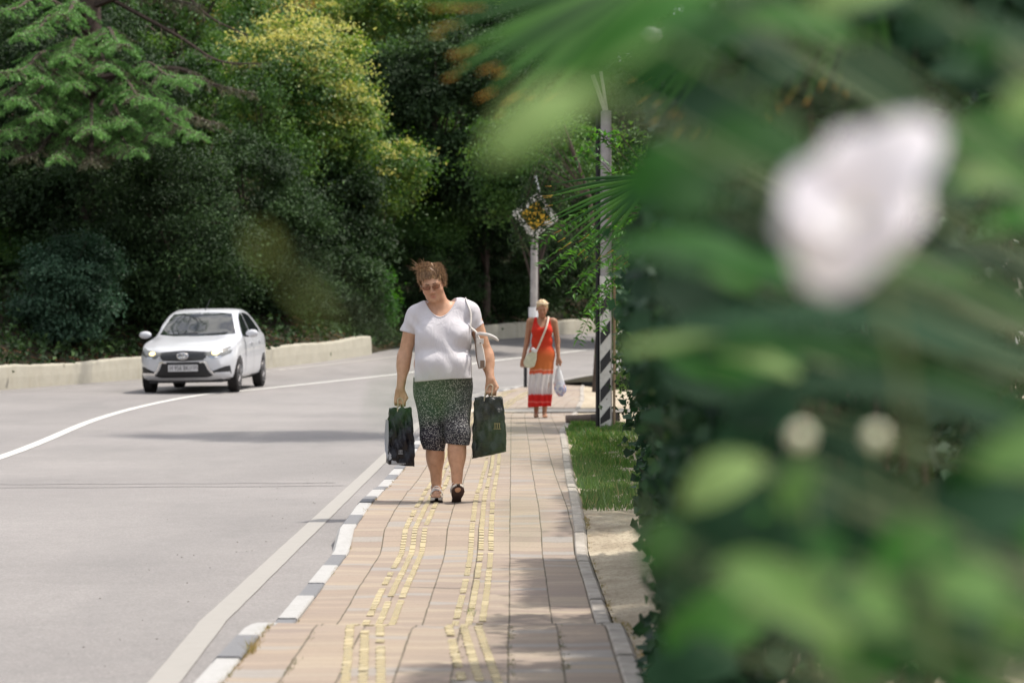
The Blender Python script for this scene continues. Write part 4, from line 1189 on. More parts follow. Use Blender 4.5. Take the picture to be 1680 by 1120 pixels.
bmesh.ops.triangulate(bm, faces=[f for f in bm.faces if len(f.verts) > 4]); bm.to_mesh(me); bm.free()
tmp = bpy.data.objects.new('tmp_body', me); COL.objects.link(tmp)
sm_ = tmp.modifiers.new('s', 'SUBSURF'); sm_.levels = 1; sm_.render_levels = 1
cutm = MB()
WH = [(-1.33, .295), (1.30, .295)]
for (wy, wr) in WH: cutm.tube([(-1.2, wy, wr), (1.2, wy, wr)], wr + .062, 40)
cutme = bpy.data.meshes.new('cut'); cutme.from_pydata([tuple(v) for v in cutm.V], [], cutm.F); cuto = bpy.data.objects.new('cut', cutme); COL.objects.link(cuto)
bmod = tmp.modifiers.new('b', 'BOOLEAN'); bmod.operation = 'DIFFERENCE'; bmod.object = cuto; bmod.solver = 'EXACT'
dg = bpy.context.evaluated_depsgraph_get()
final = bpy.data.meshes.new_from_object(tmp.evaluated_get(dg))
bpy.data.objects.remove(tmp); bpy.data.objects.remove(cuto)
body = link('car_body', final, M_PAINT, car, True)
try: final.set_sharp_from_angle(angle=math.radians(38))
except Exception: pass
CB = BVHTree.FromPolygons([v.co for v in final.vertices], [tuple(p.vertices) for p in final.polygons])
def decal(name, poly, axis, mat, parent, off=.004, step=.03, side=1, start=None):
    """patch following the body: poly in (x,z) seen from the front, (y,z) from the side, (x,y) from above"""
    pts = []
    n = len(poly)
    for i in range(n):
        a = Vector(poly[i]); b = Vector(poly[(i + 1) % n]); q = max(1, int((b - a).length / step))
        for j in range(q): pts.append(a.lerp(b, j / q))
    nb = len(pts); xs = [p.x for p in pts]; ys_ = [p.y for p in pts]
    g = []
    x = min(xs) + step / 2
    while x < max(xs):
        y = min(ys_) + step / 2
        while y < max(ys_):
            inside = False; j = nb - 1
            for i in range(nb):
                if (pts[i].y > y) != (pts[j].y > y) and x < (pts[j].x - pts[i].x) * (y - pts[i].y) / (pts[j].y - pts[i].y) + pts[i].x: inside = not inside
                j = i
            if inside and min((Vector((x, y)) - p).length for p in pts) > step * .35: g.append(Vector((x, y)))
            y += step
        x += step
    r = geometry.delaunay_2d_cdt(pts + g, [], [list(range(nb))], 1, 1e-5)
    V = []
    for p in r[0]:
        if axis == 'y': o_, d_ = Vector((p.x, -4, p.y)), Vector((0, 1, 0))
        elif axis == 'x': o_, d_ = Vector((side * 3, p.x, p.y)), Vector((-side, 0, 0))
        else: o_, d_ = Vector((p.x, p.y, 4)), Vector((0, 0, -1))
        h = CB.ray_cast(o_, d_)
        V.append((h[0] - d_ * off) if h[0] else (V[-1] if V else o_ + d_ * 2))
    return mesh_py(name, V, [tuple(f) for f in r[2]], mat, parent, True)
# windscreen seen from above/front: use front projection
decal('windscreen', [(-.70, 1.035), (-.40, 1.010), (0, 1.003), (.40, 1.010), (.70, 1.035), (.655, 1.15), (.585, 1.31), (.54, 1.40), (.28, 1.425), (-.28, 1.425), (-.54, 1.40), (-.585, 1.31), (-.655, 1.15)], 'y', M_GLASS, car, .006, .05)
wp = MB(); wp.tube([(-.45, -1.02, 1.035), (.05, -.99, 1.055)], .009, 5); wp.tube([(.15, -1.03, 1.03), (.58, -.90, 1.06)], .009, 5); wp.build('wiper', M_BLK, car)
for s in (1, -1):
    decal('side_window', [(-.62, 1.00), (.10, 1.015), (.10, 1.40), (-.05, 1.40), (-.25, 1.33), (-.45, 1.20)], 'x', M_GLASS, car, .005, .05, s)
    decal('side_window', [(.16, 1.015), (1.02, 1.04), (1.22, 1.09), (1.05, 1.24), (.80, 1.36), (.50, 1.405), (.16, 1.41)], 'x', M_GLASS, car, .005, .05, s)
    decal('window_trim', [(-.66, .985), (1.26, 1.045), (1.26, 1.062), (-.66, 1.0)], 'x', M_BLK, car, .006, .05, s)
    decal('door_gap', [(-.72, .30), (-.705, .30), (-.70, .98), (-.715, .98)], 'x', M_BLK, car, .002, .05, s)
    decal('door_gap', [(.13, .28), (.14, .28), (.14, 1.01), (.13, 1.01)], 'x', M_BLK, car, .002, .05, s)
    MB().box((s * .885, -.05, .86), (.03, .15, .03)).build('door_handle', M_PAINT, car, bevel=.008); MB().box((s * .88, .85, .88), (.03, .15, .03)).build('door_handle', M_PAINT, car, bevel=.008)
    # mirrors
    mr = MB(); mr.ball((s * .985, -.66, 1.035), (.115, .06, .068), 14, 10); mo = mr.build('door_mirror', M_PAINT, car)
    mf = MB(); mf.box((s * .88, -.64, .985), (.09, .05, .03)); mf.ball((s * .985, -.635, 1.015), (.10, .055, .055), 10, 8); mf.build('mirror_foot', M_BLK, mo)
    # headlights
    hl = decal('headlight', [(s * .375, .70), (s * .50, .625), (s * .66, .64), (s * .80, .70), (s * .815, .775), (s * .79, .83), (s * .66, .775), (s * .50, .745), (s * .40, .735)][::s], 'y', M_LAMP, car, .006, .03)
    decal('lit_bulb', [(s * .565 + .062 * math.cos(a), .715 + .036 * math.sin(a)) for a in np.linspace(0, 2 * math.pi, 13)[:-1]], 'y', M_LIT, hl, .016, .03)
    decal('lamp_rim', [(s * .46, .655), (s * .50, .628), (s * .66, .640), (s * .67, .655), (s * .52, .650)][::s], 'y', M_CHROME, hl, .010, .03)
    # fog light recess and blade
    fg = decal('fog_recess', [(s * .50, .33), (s * .80, .34), (s * .79, .485), (s * .72, .475), (s * .52, .395)][::s], 'y', M_BLK, car, .005, .03)
    decal('fog_blade', [(s * .50, .325), (s * .79, .335), (s * .785, .375), (s * .56, .372)][::s], 'y', M_PAINT if s > 0 else M_CHROME, fg, .016, .03)
    # chrome hooks
    decal('chrome_strip', [(s * .42, .565), (s * .37, .575), (s * .29, .555), (s * .30, .538), (s * .365, .548), (s * .395, .54), (s * .445, .42), (s * .53, .335), (s * .555, .345), (s * .475, .43)][::s], 'y', M_CHROME, car, .018, .02)
gr = decal('grille', [(-.46, .735), (0, .765), (.46, .735), (.40, .64), (.36, .59), (0, .575), (-.36, .59), (-.40, .64)], 'y', M_GRILLE, car, .005, .04)
for z in (.625, .665, .705):
    decal('grille_bar', [(-.42, z), (.42, z), (.42, z + .010), (-.42, z + .010)], 'y', plain('grille_bar_grey', (.05, .05, .052), .3), gr, .012, .05)
decal('lower_intake', [(-.29, .56), (.29, .56), (.375, .54), (.43, .42), (.52, .31), (.40, .285), (-.40, .285), (-.52, .31), (-.43, .42), (-.375, .54)], 'y', M_BLK, car, .005, .04)
decal('bumper_lip', [(-.74, .262), (.74, .262), (.74, .280), (-.74, .280)], 'y', M_PAINT, car, .012, .04)
# emblem: oval with a small sail boat
def hit(x, z):
    h = CB.ray_cast(Vector((x, -4, z)), Vector((0, 1, 0))); return h[0] if h[0] else Vector((x, -2.2, z))
e0 = hit(0, .66); eb = MB(); eb.tube([(.098 * math.cos(a), e0.y - .025, .665 + .056 * math.sin(a)) for a in np.linspace(0, 2 * math.pi, 25)], .011, 6)
eb.tube([(-.07, e0.y - .028, .645), (-.03, e0.y - .03, .640), (.045, e0.y - .03, .645), (.06, e0.y - .028, .665)], .009, 5)
eb.tube([(-.015, e0.y - .03, .645), (-.01, e0.y - .03, .70), (.02, e0.y - .03, .705), (.045, e0.y - .03, .68), (.03, e0.y - .03, .65)], .009, 5)
emb = eb.build('emblem', M_CHROME, car); eb2 = MB(); eb2.ball((0, e0.y - .016, .665), (.093, .008, .051)); eb2.build('emblem_back', plain('emblem_grey', (.30, .31, .34), .3, .5, .6), emb)
p0 = hit(0, .46); pl_ = MB(); pl_.box((0, p0.y - .022, .455), (.53, .014, .118)); plate = pl_.build('number_plate', M_PLATE, car, bevel=.004)
def text_mesh(txt, size, name, mat, parent, loc, rz=0, ext=.001):
    cu = bpy.data.curves.new(name, 'FONT'); cu.body = txt; cu.size = size; cu.align_x = 'CENTER'; cu.align_y = 'CENTER'; cu.extrude = ext
    to = bpy.data.objects.new('t', cu); COL.objects.link(to)
    me = bpy.data.meshes.new_from_object(to.evaluated_get(bpy.context.evaluated_depsgraph_get())); bpy.data.objects.remove(to)
    o = link(name, me, mat, parent); o.location = loc; o.rotation_euler = (math.pi / 2, 0, rz); return o
text_mesh('H 956 BK', .115, 'plate_letters', M_PTXT, plate, (-.065, p0.y - .031, .455)).scale = (.76, 1, 1)
text_mesh('126', .085, 'region_number', M_PTXT, plate, (.195, p0.y - .031, .465))
_l = MB(); _l.box((.125, p0.y - .031, .455), (.004, .002, .11)); _l.build('plate_line', M_PTXT, plate, False)
# underbody
ub = MB(); ub.box((0, 0, .26), (1.30, 3.9, .14)); ub.build('underbody', M_BLK, car, False)
am = MB(); am.tube([(.02, -.05, 1.475), (.02, .0, 1.50)], .012, 6); am.tube([(.02, -.02, 1.49), (.065, .22, 1.68)], .0045, 5); am.build('aerial', M_BLK, car)
# wheels
for (wy, wr) in WH:
    for s in (-1, 1):
        t = MB(); x0 = s * .765
        t.tube([(x0 - .09, wy, wr), (x0 - .075, wy, wr), (x0 + .075, wy, wr), (x0 + .09, wy, wr)], [wr * .93, wr, wr, wr * .93], 36)
        wl = t.build('wheel', M_TYRE, car)
        r_ = MB(); xf = x0 + s * .088
        r_.tube([(xf - s * .02, wy, wr), (xf + s * .006, wy, wr)], [wr * .66, wr * .64], 30)
        rim = r_.build('rim', M_BLK, wl)
        sp = MB()
        for k in range(10):
            a = 2 * math.pi * k / 10
            sp.tube([(xf + s * .012, wy + math.cos(a) * .03, wr + math.sin(a) * .03), (xf + s * .010, wy + math.cos(a) * wr * .62, wr + math.sin(a) * wr * .62)], [.020, .014], 5)
        sp.tube([(xf, wy + math.cos(a) * wr * .64, wr + math.sin(a) * wr * .64) for a in np.linspace(0, 2 * math.pi, 25)], .013, 5)
        sp.build('spokes', M_RIM, wl)
_rl = decal
# dashboard and seats are hidden by the reflecting screen; the cabin stays closed

# ================================================================ poles and the priority sign
M_POLE = plain('weathered_post', (0.34, 0.32, 0.31), .9, .2, var=.2, scale=8)
M_METAL = plain('galvanised', (.42, .43, .44), .5, .5, .5)
P0 = at(875, 634, 49.0); gz = pave_z(P0.x, 49)
t = empty('street_post', (P0.x, 49.0, gz)); tag(t, 'weathered post carrying the diamond road sign behind the woman in red', 'post')
mb = MB(); mb.tube([(0, 0, -.1), (.012, 0, 1.5), (.02, 0, 3.0), (.02, 0, 3.80)], [.085, .078, .074, .070], 12); mb.build('shaft', M_POLE, t)
mb = MB(); mb.tube([(0, 0, 1.42), (0, 0, 1.62)], .10, 12); mb.build('band', plain('white_band', (.66, .66, .68), .6), t)
mb = MB(); mb.box((-.16, -.06, .2), (.07, .06, .42)); mb.build('cable_box', M_BLK, t, bevel=.01)
sg = empty('road_sign', at(878, 354, 48.8)); sg.rotation_euler = (0, math.radians(7), 0); tag(sg, 'diamond priority road sign, white border and yellow centre, behind twigs', 'sign')
def diamond(h, y, r=.06):
    P = []
    for k in range(4):
        a0 = math.pi / 2 * k
        c0 = Vector((math.cos(a0), math.sin(a0))) * (h - r * 1.414)
        for j in range(5): a = a0 - math.pi / 4 + math.pi / 2 * j / 4; P.append((c0.x + math.cos(a) * r, y, c0.y + math.sin(a) * r))
    return P
def plate_of(h, y0, y1, r):
    A = diamond(h, y0, r); B_ = diamond(h, y1, r); n = len(A)
    return MB().add(A + B_, [tuple(range(n)), tuple(range(2 * n - 1, n - 1, -1))] + [(i, i + n, (i + 1) % n + n, (i + 1) % n) for i in range(n)])
plate_of(.49, -.0, .03, .06).build('sign_plate', plain('sign_white', (.62, .60, .54), .5), sg, False)
plate_of(.455, -.006, -.002, .05).build('sign_rim', plain('sign_black', (.05, .05, .05), .5), sg, False)
plate_of(.440, -.012, -.008, .05).build('sign_field', plain('sign_white_field', (.66, .64, .58), .5), sg, False)
plate_of(.30, -.018, -.014, .04).build('sign_centre', plain('sign_yellow', (.72, .42, .02), .5), sg, False)
for z_ in (.2, -.2): MB().box((0, .05, z_), (.10, .04, .04)).build('bracket', M_METAL, sg, False)
MB().tube([(-.10, .05, .80), (.03, .05, .46)], .03, 6).build('stay', M_METAL, sg, False)

P1 = at(993, 700, 29.2); gz = prof(29.2)
t = empty('utility_pole', (P1.x, 29.2, gz)); tag(t, 'grey utility pole with black and white striped board, beside the hedge', 'pole')
mb = MB(); mb.tube([(0.012, .06, -.1), (0.012, .06, 2.4), (.012, .06, 3.85)], [.076, .070, .066], 12); mb.build('shaft', M_POLE, t)
mb = MB(); mb.box((.0, 0, 0), (.001, .001, .001))
bw, bh = .132, 1.80
mb = MB(); mb.box((0, -.02, .05 + bh / 2), (bw, .02, bh)); brd = mb.build('striped_board', plain('board_white', (.62, .61, .57), .7), t, False)
mb = MB()
for k in range(6):
    z0 = -.02 + k * .345
    q = [(-bw / 2 + .006, -.034, z0), (bw / 2 - .006, -.034, z0 + .15), (bw / 2 - .006, -.034, z0 + .305), (-bw / 2 + .006, -.034, z0 + .155)]
    q = [(x, y, max(.06, min(z, .05 + bh - .01))) for x, y, z in q]
    if q[2][2] > q[1][2]: mb.add(q, [(0, 1, 2, 3)])
o = mb.build('stripes', plain('board_black', (.025, .025, .027), .6), brd, False)
mb = MB(); mb.tube([(-.085, .10, -.1), (-.085, .10, 4.2)], .028, 8); mb.build('side_rod', M_BLK, t)
mb = MB(); mb.tube([(.11, .08, -.1), (.115, .08, 2.0)], .017, 6); mb.build('stake', plain('bare_wood', (.36, .26, .16), .8), t)
mb = MB(); mb.tube([(.0, .05, 3.85), (-.16, .0, 4.28)], .028, 6); mb.tube([(.02, .05, 3.85), (-.06, -.02, 4.32)], .02, 6); mb.build('strut', plain('pale_strut', (.55, .50, .45), .7), t)
# stone edging and a fallen log by the side path
t = empty('log_pile', (at(957, 690, 31.0).x, 31.0, 0)); tag(t, 'short weathered logs lying beside the pavement near the striped pole', 'log')
mb = MB(); mb.tube([(-.22, 0, .06), (.30, .1, .07)], .055, 9); mb.build('log', plain('old_bark', (.16, .12, .10), .9, bump=.5, scale=40), t)
mb = MB(); mb.tube([(-.05, .25, .05), (.42, -.25, .10)], .06, 9); mb.build('log', plain('old_bark_dark', (.07, .055, .05), .9, bump=.5, scale=40), t)
# ================================================================ trees and shrubs beyond the road
G = lambda *c: c
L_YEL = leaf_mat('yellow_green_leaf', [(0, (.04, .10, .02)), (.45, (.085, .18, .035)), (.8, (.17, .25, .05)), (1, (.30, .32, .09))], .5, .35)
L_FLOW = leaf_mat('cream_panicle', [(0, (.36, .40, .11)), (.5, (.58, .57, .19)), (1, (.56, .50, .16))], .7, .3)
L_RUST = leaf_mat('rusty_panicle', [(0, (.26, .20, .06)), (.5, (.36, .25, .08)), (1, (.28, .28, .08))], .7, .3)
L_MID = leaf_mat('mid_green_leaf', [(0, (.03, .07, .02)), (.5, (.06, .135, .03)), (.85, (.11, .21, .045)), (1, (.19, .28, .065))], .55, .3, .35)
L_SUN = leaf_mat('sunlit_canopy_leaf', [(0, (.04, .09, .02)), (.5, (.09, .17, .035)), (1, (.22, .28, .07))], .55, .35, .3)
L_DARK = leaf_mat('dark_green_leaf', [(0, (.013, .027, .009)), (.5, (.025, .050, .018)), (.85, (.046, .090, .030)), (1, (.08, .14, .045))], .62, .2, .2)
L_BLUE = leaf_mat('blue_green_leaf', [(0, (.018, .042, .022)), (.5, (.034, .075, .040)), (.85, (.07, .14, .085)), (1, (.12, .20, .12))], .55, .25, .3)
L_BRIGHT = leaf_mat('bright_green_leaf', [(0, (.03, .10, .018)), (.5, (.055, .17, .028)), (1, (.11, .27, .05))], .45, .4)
L_CEDAR = leaf_mat('cedar_needles', [(0, (.075, .17, .05)), (.5, (.13, .28, .085)), (1, (.22, .40, .14))], .6, .3, .2)
L_CEDDK = leaf_mat('cedar_needles_dry', [(0, (.05, .055, .03)), (.5, (.08, .09, .045)), (1, (.12, .12, .06))], .6, .2)
M_BARK = plain('bark', (.085, .065, .055), .95, .1, var=.3, scale=12, bump=.5)
M_BARKL = plain('pale_bark', (.11, .075, .06), .95, .1, var=.3, scale=12, bump=.5)

def tree(px, py, Y, rx, rz, label, mat, clumps=70, per=150, ls=.15, DN=1.75, name='tree', cat='tree', group='trees beyond the road', bloom=None, bfrac=.25, seed=0, extra=(), cr=.62, ground=None, ry=None, droop=.2, flat=.55, trunk=True):
    rng = np.random.default_rng(seed + int(px * 7 + Y * 13)); c = at(px, py, Y); per = int(per * DN); ls = ls * .78
    gz = hill_z(c.x, Y) if ground is None else ground
    root = empty(name, (c.x, Y, gz)); tag(root, label, cat, group); off = Vector((c.x, Y, gz))
    ry = rx if ry is None else ry
    blobs = [((0, 0, c.z - gz), (rx, ry, rz))]
    for (dx, dy, dz, r) in extra: blobs.append(((dx, dy, c.z - gz + dz), (r, r, r * .9)))
    P_, O_, VC, CC = crown_points(rng, blobs, clumps, per, cr, flat)
    mk = P_[:, 2] > .02; P_, O_, VC = P_[mk], O_[mk], VC[mk]
    leaves('crown', P_, ls * rng.uniform(.85, 1.3), rng, mat, root, up=.55, out=O_, droop=droop, vcol=VC)
    if bloom is not None:
        Q = []; 
        for (p, r_) in CC:
            if rng.uniform() < bfrac * 2.2 and p[2] > (c.z - gz) - rz * (.45 if bfrac > .3 else .0):
                k = 95; q = rng.normal(size=(k, 3)) * .30; q[:, 2] = np.abs(q[:, 2]) * .5 + .25 - .25 * (q[:, 0] ** 2 + q[:, 1] ** 2)
                Q.append(p + q * r_ * 1.25)
        if Q:
            Q = np.concatenate(Q); leaves('blossom', Q, ls * .9, rng, bloom, root, up=.2, elong=1.5)
    if trunk:
        rr = random.Random(seed + 3); lm_ = [CC[i] for i in range(0, len(CC), max(1, len(CC) // 14))]
        trunk_mesh('trunk', (rr.uniform(-.2, .2), .3, -.4), (rr.uniform(-.3, .3), .3, (c.z - gz) + rz * .3), max(.07, min(.26, rx * .085)), rr, M_BARK, root, lm_, bend=.25)
    return root

FAR = 'trees beyond the road'
# yellow-flowering privet and its neighbours
tree(505, 170, 66, 1.75, 2.3, 'yellow-green flowering tree with cream panicles, right of the cedar', L_YEL, 120, 170, .13, bloom=L_FLOW, bfrac=.6, extra=[(.6, -.3, -.6, 1.2), (-.6, -.6, 1.0, 1.2), (.5, -.2, -2.0, .75)])
tree(625, 300, 68, .95, .9, 'small yellow-green tree with pale tips under the dark tree', L_YEL, 55, 130, .13, bloom=L_FLOW, bfrac=.2, extra=[(.6, 0, .5, .6), (-.5, 0, -.3, .6)])
tree(445, 50, 84, 1.7, 1.5, 'rust-tinged flowering tree at the top of the hill', L_YEL, 70, 150, .16, bloom=L_RUST, bfrac=.8)
tree(575, 75, 86, 2.6, 2.0, 'broad yellow-flowering tree at the top centre of the hill', L_YEL, 110, 150, .17, bloom=L_FLOW, bfrac=.8, extra=[(1.6, 0, -1.0, 1.2)])
tree(285, 40, 80, 3.4, 2.6, 'bright leafy tree behind the cedar branches', L_MID, 130, 150, .16, bloom=L_YEL, bfrac=.22, extra=[(-2, 0, -1, 2), (2, -1, -1.6, 1.8)])
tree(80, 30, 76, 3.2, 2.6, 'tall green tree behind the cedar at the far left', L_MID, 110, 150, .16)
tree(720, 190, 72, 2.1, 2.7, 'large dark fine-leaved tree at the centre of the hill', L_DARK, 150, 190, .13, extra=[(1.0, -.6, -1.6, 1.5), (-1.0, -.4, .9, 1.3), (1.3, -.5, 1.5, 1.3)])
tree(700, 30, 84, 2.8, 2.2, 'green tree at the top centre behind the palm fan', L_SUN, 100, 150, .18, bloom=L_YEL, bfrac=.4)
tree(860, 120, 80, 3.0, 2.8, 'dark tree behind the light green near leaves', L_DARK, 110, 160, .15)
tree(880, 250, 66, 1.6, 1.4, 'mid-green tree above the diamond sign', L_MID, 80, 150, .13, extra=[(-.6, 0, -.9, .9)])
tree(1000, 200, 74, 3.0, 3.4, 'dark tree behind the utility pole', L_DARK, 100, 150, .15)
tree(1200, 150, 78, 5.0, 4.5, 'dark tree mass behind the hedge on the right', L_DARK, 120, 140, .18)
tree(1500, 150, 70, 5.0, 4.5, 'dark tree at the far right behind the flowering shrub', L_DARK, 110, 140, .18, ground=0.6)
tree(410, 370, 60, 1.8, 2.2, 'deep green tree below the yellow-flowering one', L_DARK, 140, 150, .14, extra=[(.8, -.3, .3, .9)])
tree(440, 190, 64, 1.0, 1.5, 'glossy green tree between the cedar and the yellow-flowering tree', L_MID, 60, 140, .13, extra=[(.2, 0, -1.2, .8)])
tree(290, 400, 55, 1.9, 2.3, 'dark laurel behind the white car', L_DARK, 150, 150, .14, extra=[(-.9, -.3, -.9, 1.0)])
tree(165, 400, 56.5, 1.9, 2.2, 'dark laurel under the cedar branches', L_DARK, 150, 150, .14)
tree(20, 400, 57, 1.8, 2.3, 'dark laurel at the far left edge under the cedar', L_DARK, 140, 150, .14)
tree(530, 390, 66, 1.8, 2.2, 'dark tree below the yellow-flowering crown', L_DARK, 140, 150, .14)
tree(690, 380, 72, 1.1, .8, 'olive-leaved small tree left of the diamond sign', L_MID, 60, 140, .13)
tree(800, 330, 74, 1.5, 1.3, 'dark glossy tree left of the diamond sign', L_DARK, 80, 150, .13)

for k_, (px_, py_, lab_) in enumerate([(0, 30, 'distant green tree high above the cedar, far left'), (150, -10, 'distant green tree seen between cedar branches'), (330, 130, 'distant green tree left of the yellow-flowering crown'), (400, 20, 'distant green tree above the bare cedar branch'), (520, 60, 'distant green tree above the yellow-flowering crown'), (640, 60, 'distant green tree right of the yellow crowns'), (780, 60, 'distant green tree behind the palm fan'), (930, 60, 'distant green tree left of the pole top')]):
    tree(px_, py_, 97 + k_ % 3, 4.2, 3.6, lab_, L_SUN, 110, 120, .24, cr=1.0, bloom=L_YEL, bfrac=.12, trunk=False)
tree(330, 200, 70, 1.6, 2.2, 'green tree behind the bare lower cedar branch', L_MID, 90, 150, .14)
tree(560, 230, 71, 1.5, 1.8, 'green tree between the yellow-flowering and the dark central tree', L_MID, 90, 150, .13, bloom=L_YEL, bfrac=.2)
tree(640, 170, 75, 1.6, 1.8, 'olive-green tree left of the dark central tree', L_MID, 90, 150, .13)
tree(120, 150, 60, 2.7, 2.3, 'very dark tree behind the pale cedar sprays', L_DARK, 150, 150, .14)
# bushes on the bank
BG = 'bushes on the bank behind the low walls'
def bush(px, py, Y, rx, rz, label, mat, clumps=60, per=130, ls=.10, **kw):
    if mat is L_DARK: rz *= 1.25; rx *= 1.15; clumps = int(clumps * 1.4)
    return tree(px, py, Y, rx, rz, label, mat, clumps, per, ls, name='bush', cat='bush', group=BG, cr=.38, trunk=True, **kw)
bush(105, 490, 52, 1.0, 1.25, 'blue-green bush behind the wall left of the car', L_BLUE, 95, 150, .10, extra=[(.5, -.2, .7, .7)])
bush(15, 470, 56, .9, 1.5, 'dark green bush at the left edge of the picture', L_MID, 60, 130, .10)
bush(200, 500, 57, .95, 1.2, 'dark bush right of the blue-green bush', L_DARK, 70, 140, .10)
bush(285, 470, 60, 1.1, 1.5, 'dark bush directly behind the car roof', L_DARK, 80, 140, .11)
bush(385, 460, 61, 1.2, 1.5, 'dark bush right of the car roof', L_DARK, 80, 140, .11)
bush(470, 495, 60.5, 1.1, 1.3, 'dark bush behind the end stretch of the long wall', L_DARK, 80, 140, .11)
bush(550, 490, 64, 1.1, 1.3, 'dark bush left of the bright green shrub', L_DARK, 80, 140, .11)
bush(618, 482, 66, .40, .75, 'bright green shrub left of the woman in white', L_BRIGHT, 45, 110, .10)
bush(700, 470, 72, 1.3, 1.4, 'dark bush behind the head of the woman in white', L_DARK, 85, 140, .11)
bush(790, 460, 76, 1.4, 1.5, 'dark bush right of the head of the woman in white', L_DARK, 90, 150, .11)
bush(860, 455, 79, 1.3, 1.5, 'dark bush left of the signpost', L_DARK, 80, 150, .11)
bush(930, 460, 83, 1.5, 1.5, 'dark bush behind the woman in red', L_DARK, 80, 150, .11)
bush(1010, 455, 86, 1.5, 1.5, 'dark bush behind the utility pole', L_DARK, 60, 140, .11)

# thin bare trunks standing in the shade, some catching light
for i, (px, Y, h, r, lab) in enumerate([(205, 58.5, 3.4, .07, 'thin reddish trunk above the mirror of the car'), (335, 60, 3.6, .06, 'slim dark trunk behind the car aerial'), (240, 59, 3.2, .05, 'thin grey trunk left of the car roof')]):
    b = at(px, 560, Y); z = hill_z(b.x, Y); root = empty('bare_tree', (b.x, Y, z)); tag(root, lab, 'tree', 'bare trunks in the shade')
    mb = MB(); mb.tube([(0, 0, -.3), (.1, 0, h * .4), (.02, 0, h * .7), (.2, 0, h)], [r, r * .8, r * .6, r * .3], 7)
    mb.tube([(.1, 0, h * .4), (.5, 0, h * .65), (.7, .1, h * .9)], [r * .5, r * .35, r * .15], 5); mb.build('trunk', M_BARKL, root)

# low growth and fallen leaves covering the bank
rng = np.random.default_rng(77)
Pg = []
for _ in range(26000):
    i = rng.integers(30, len(LP) - 2); d = rng.uniform(.3, 1) ** 1.5 * 26 if rng.uniform() < .6 else rng.uniform(.3, 5)
    p = LP[i] + sm[i] * d; Pg.append((p[0] + rng.normal() * .3, p[1] + rng.normal() * .3))
Pg = np.array(Pg); Zg = np.array([hill_z(x, y) for x, y in Pg])
mk = Zg > .2; Pg = np.c_[Pg[mk], Zg[mk]]; base = Pg.copy()
k3 = np.repeat(base[rng.uniform(size=len(base)) < .55], 4, 0); k3 = k3 + rng.normal(size=k3.shape) * (.16, .16, .10) + (0, 0, .18)
o = leaves('undergrowth', k3, .16, rng, L_DARK, None, up=.7); tag(o, kind='stuff')
L_LITTER = leaf_mat('dry_leaf', [(0, (.10, .045, .025)), (.5, (.17, .08, .035)), (1, (.26, .17, .07))], .8, .1)
i0 = rng.integers(20, len(LP) - 2, 9000); dd = rng.uniform(.2, 2.2, 9000)
q = LP[i0] + nrm[i0] * dd[:, None]; zq = np.array([hill_z(a, b) for a, b in q[:, :2]]); mk = zq > -.1
o = leaves('leaf_litter', np.c_[q[:, :2], zq + .02][mk], .09, rng, L_LITTER, None, up=2.0); tag(o, kind='stuff')

# ================================================================ the cedar
rng = np.random.default_rng(31); rr = random.Random(31)
tb = at(150, 300, 56); cz = hill_z(tb.x, 56)
ced = empty('cedar', (tb.x, 56, cz)); tag(ced, 'spreading cedar with layered pale green drooping branches, at the left', 'tree')
O = np.array((tb.x, 56, cz))
mb = MB(); mb.tube([(0, 0, -.5), (.05, 0, 3), (-.05, 0, 7), (0, 0, 12)], [.36, .30, .24, .12], 12); trunk_c = mb.build('trunk', M_BARK, ced)
def cedar_branch(p0, p1, wdt, n, dry=False, bare=False, sag=.35):
    p0 = np.array(p0) - O; p1 = np.array(p1) - O; L = np.linalg.norm(p1 - p0)
    mid = (p0 + p1) / 2 + np.array((0, 0, sag * .5 + .05 * L)); mid2 = p0 * .25 + p1 * .75 + np.array((0, 0, sag * .4))
    path = catmull([p0, mid, mid2, p1], 10); limb.tube([Vector(p) for p in path], list(np.linspace(.085 if not bare else .06, .012, len(path))), 5)
    d = (p1 - p0) / L; side = np.cross(d, (0, 0, 1)); side /= np.linalg.norm(side)
    for i in range(n):
        t = .22 + .80 * (i + rr.random()) / n; t = min(t, .999); p = path[int(t * (len(path) - 1))]
        s = 1 if i % 2 else -1; tl = wdt * (1.0 - t) * rr.uniform(.5, 1.15) + .22
        tip = p + side * s * tl * .75 + d * tl * .6 + np.array((0, 0, -tl * rr.uniform(.25, .60)))
        limb.tube([Vector(p), Vector((p + tip) / 2 + (0, 0, .05)), Vector(tip)], [.012, .008, .003], 3, False)
        m_ = int((26 if bare else 230) * tl); u = rng.uniform(0.05, 1.05, m_)[:, None]; q = p + (tip - p) * u + np.array((0, 0, .05)) * (1 - u) 
        w_ = .065 * (1.15 - u * .8)
        q = q + rng.normal(size=(m_, 3)) * np.array((.75, .75, .22)) * w_; q[:, 2] -= np.abs(rng.normal(size=m_)) * .03
        (DRY if (dry or bare or rr.random() < .12) else GRN).append((q, np.tile((tip - p) / tl, (m_, 1)) + (0, 0, -.5)))
limb = MB(); GRN = []; DRY = []
def T0(z): return (tb.x, 56, z)
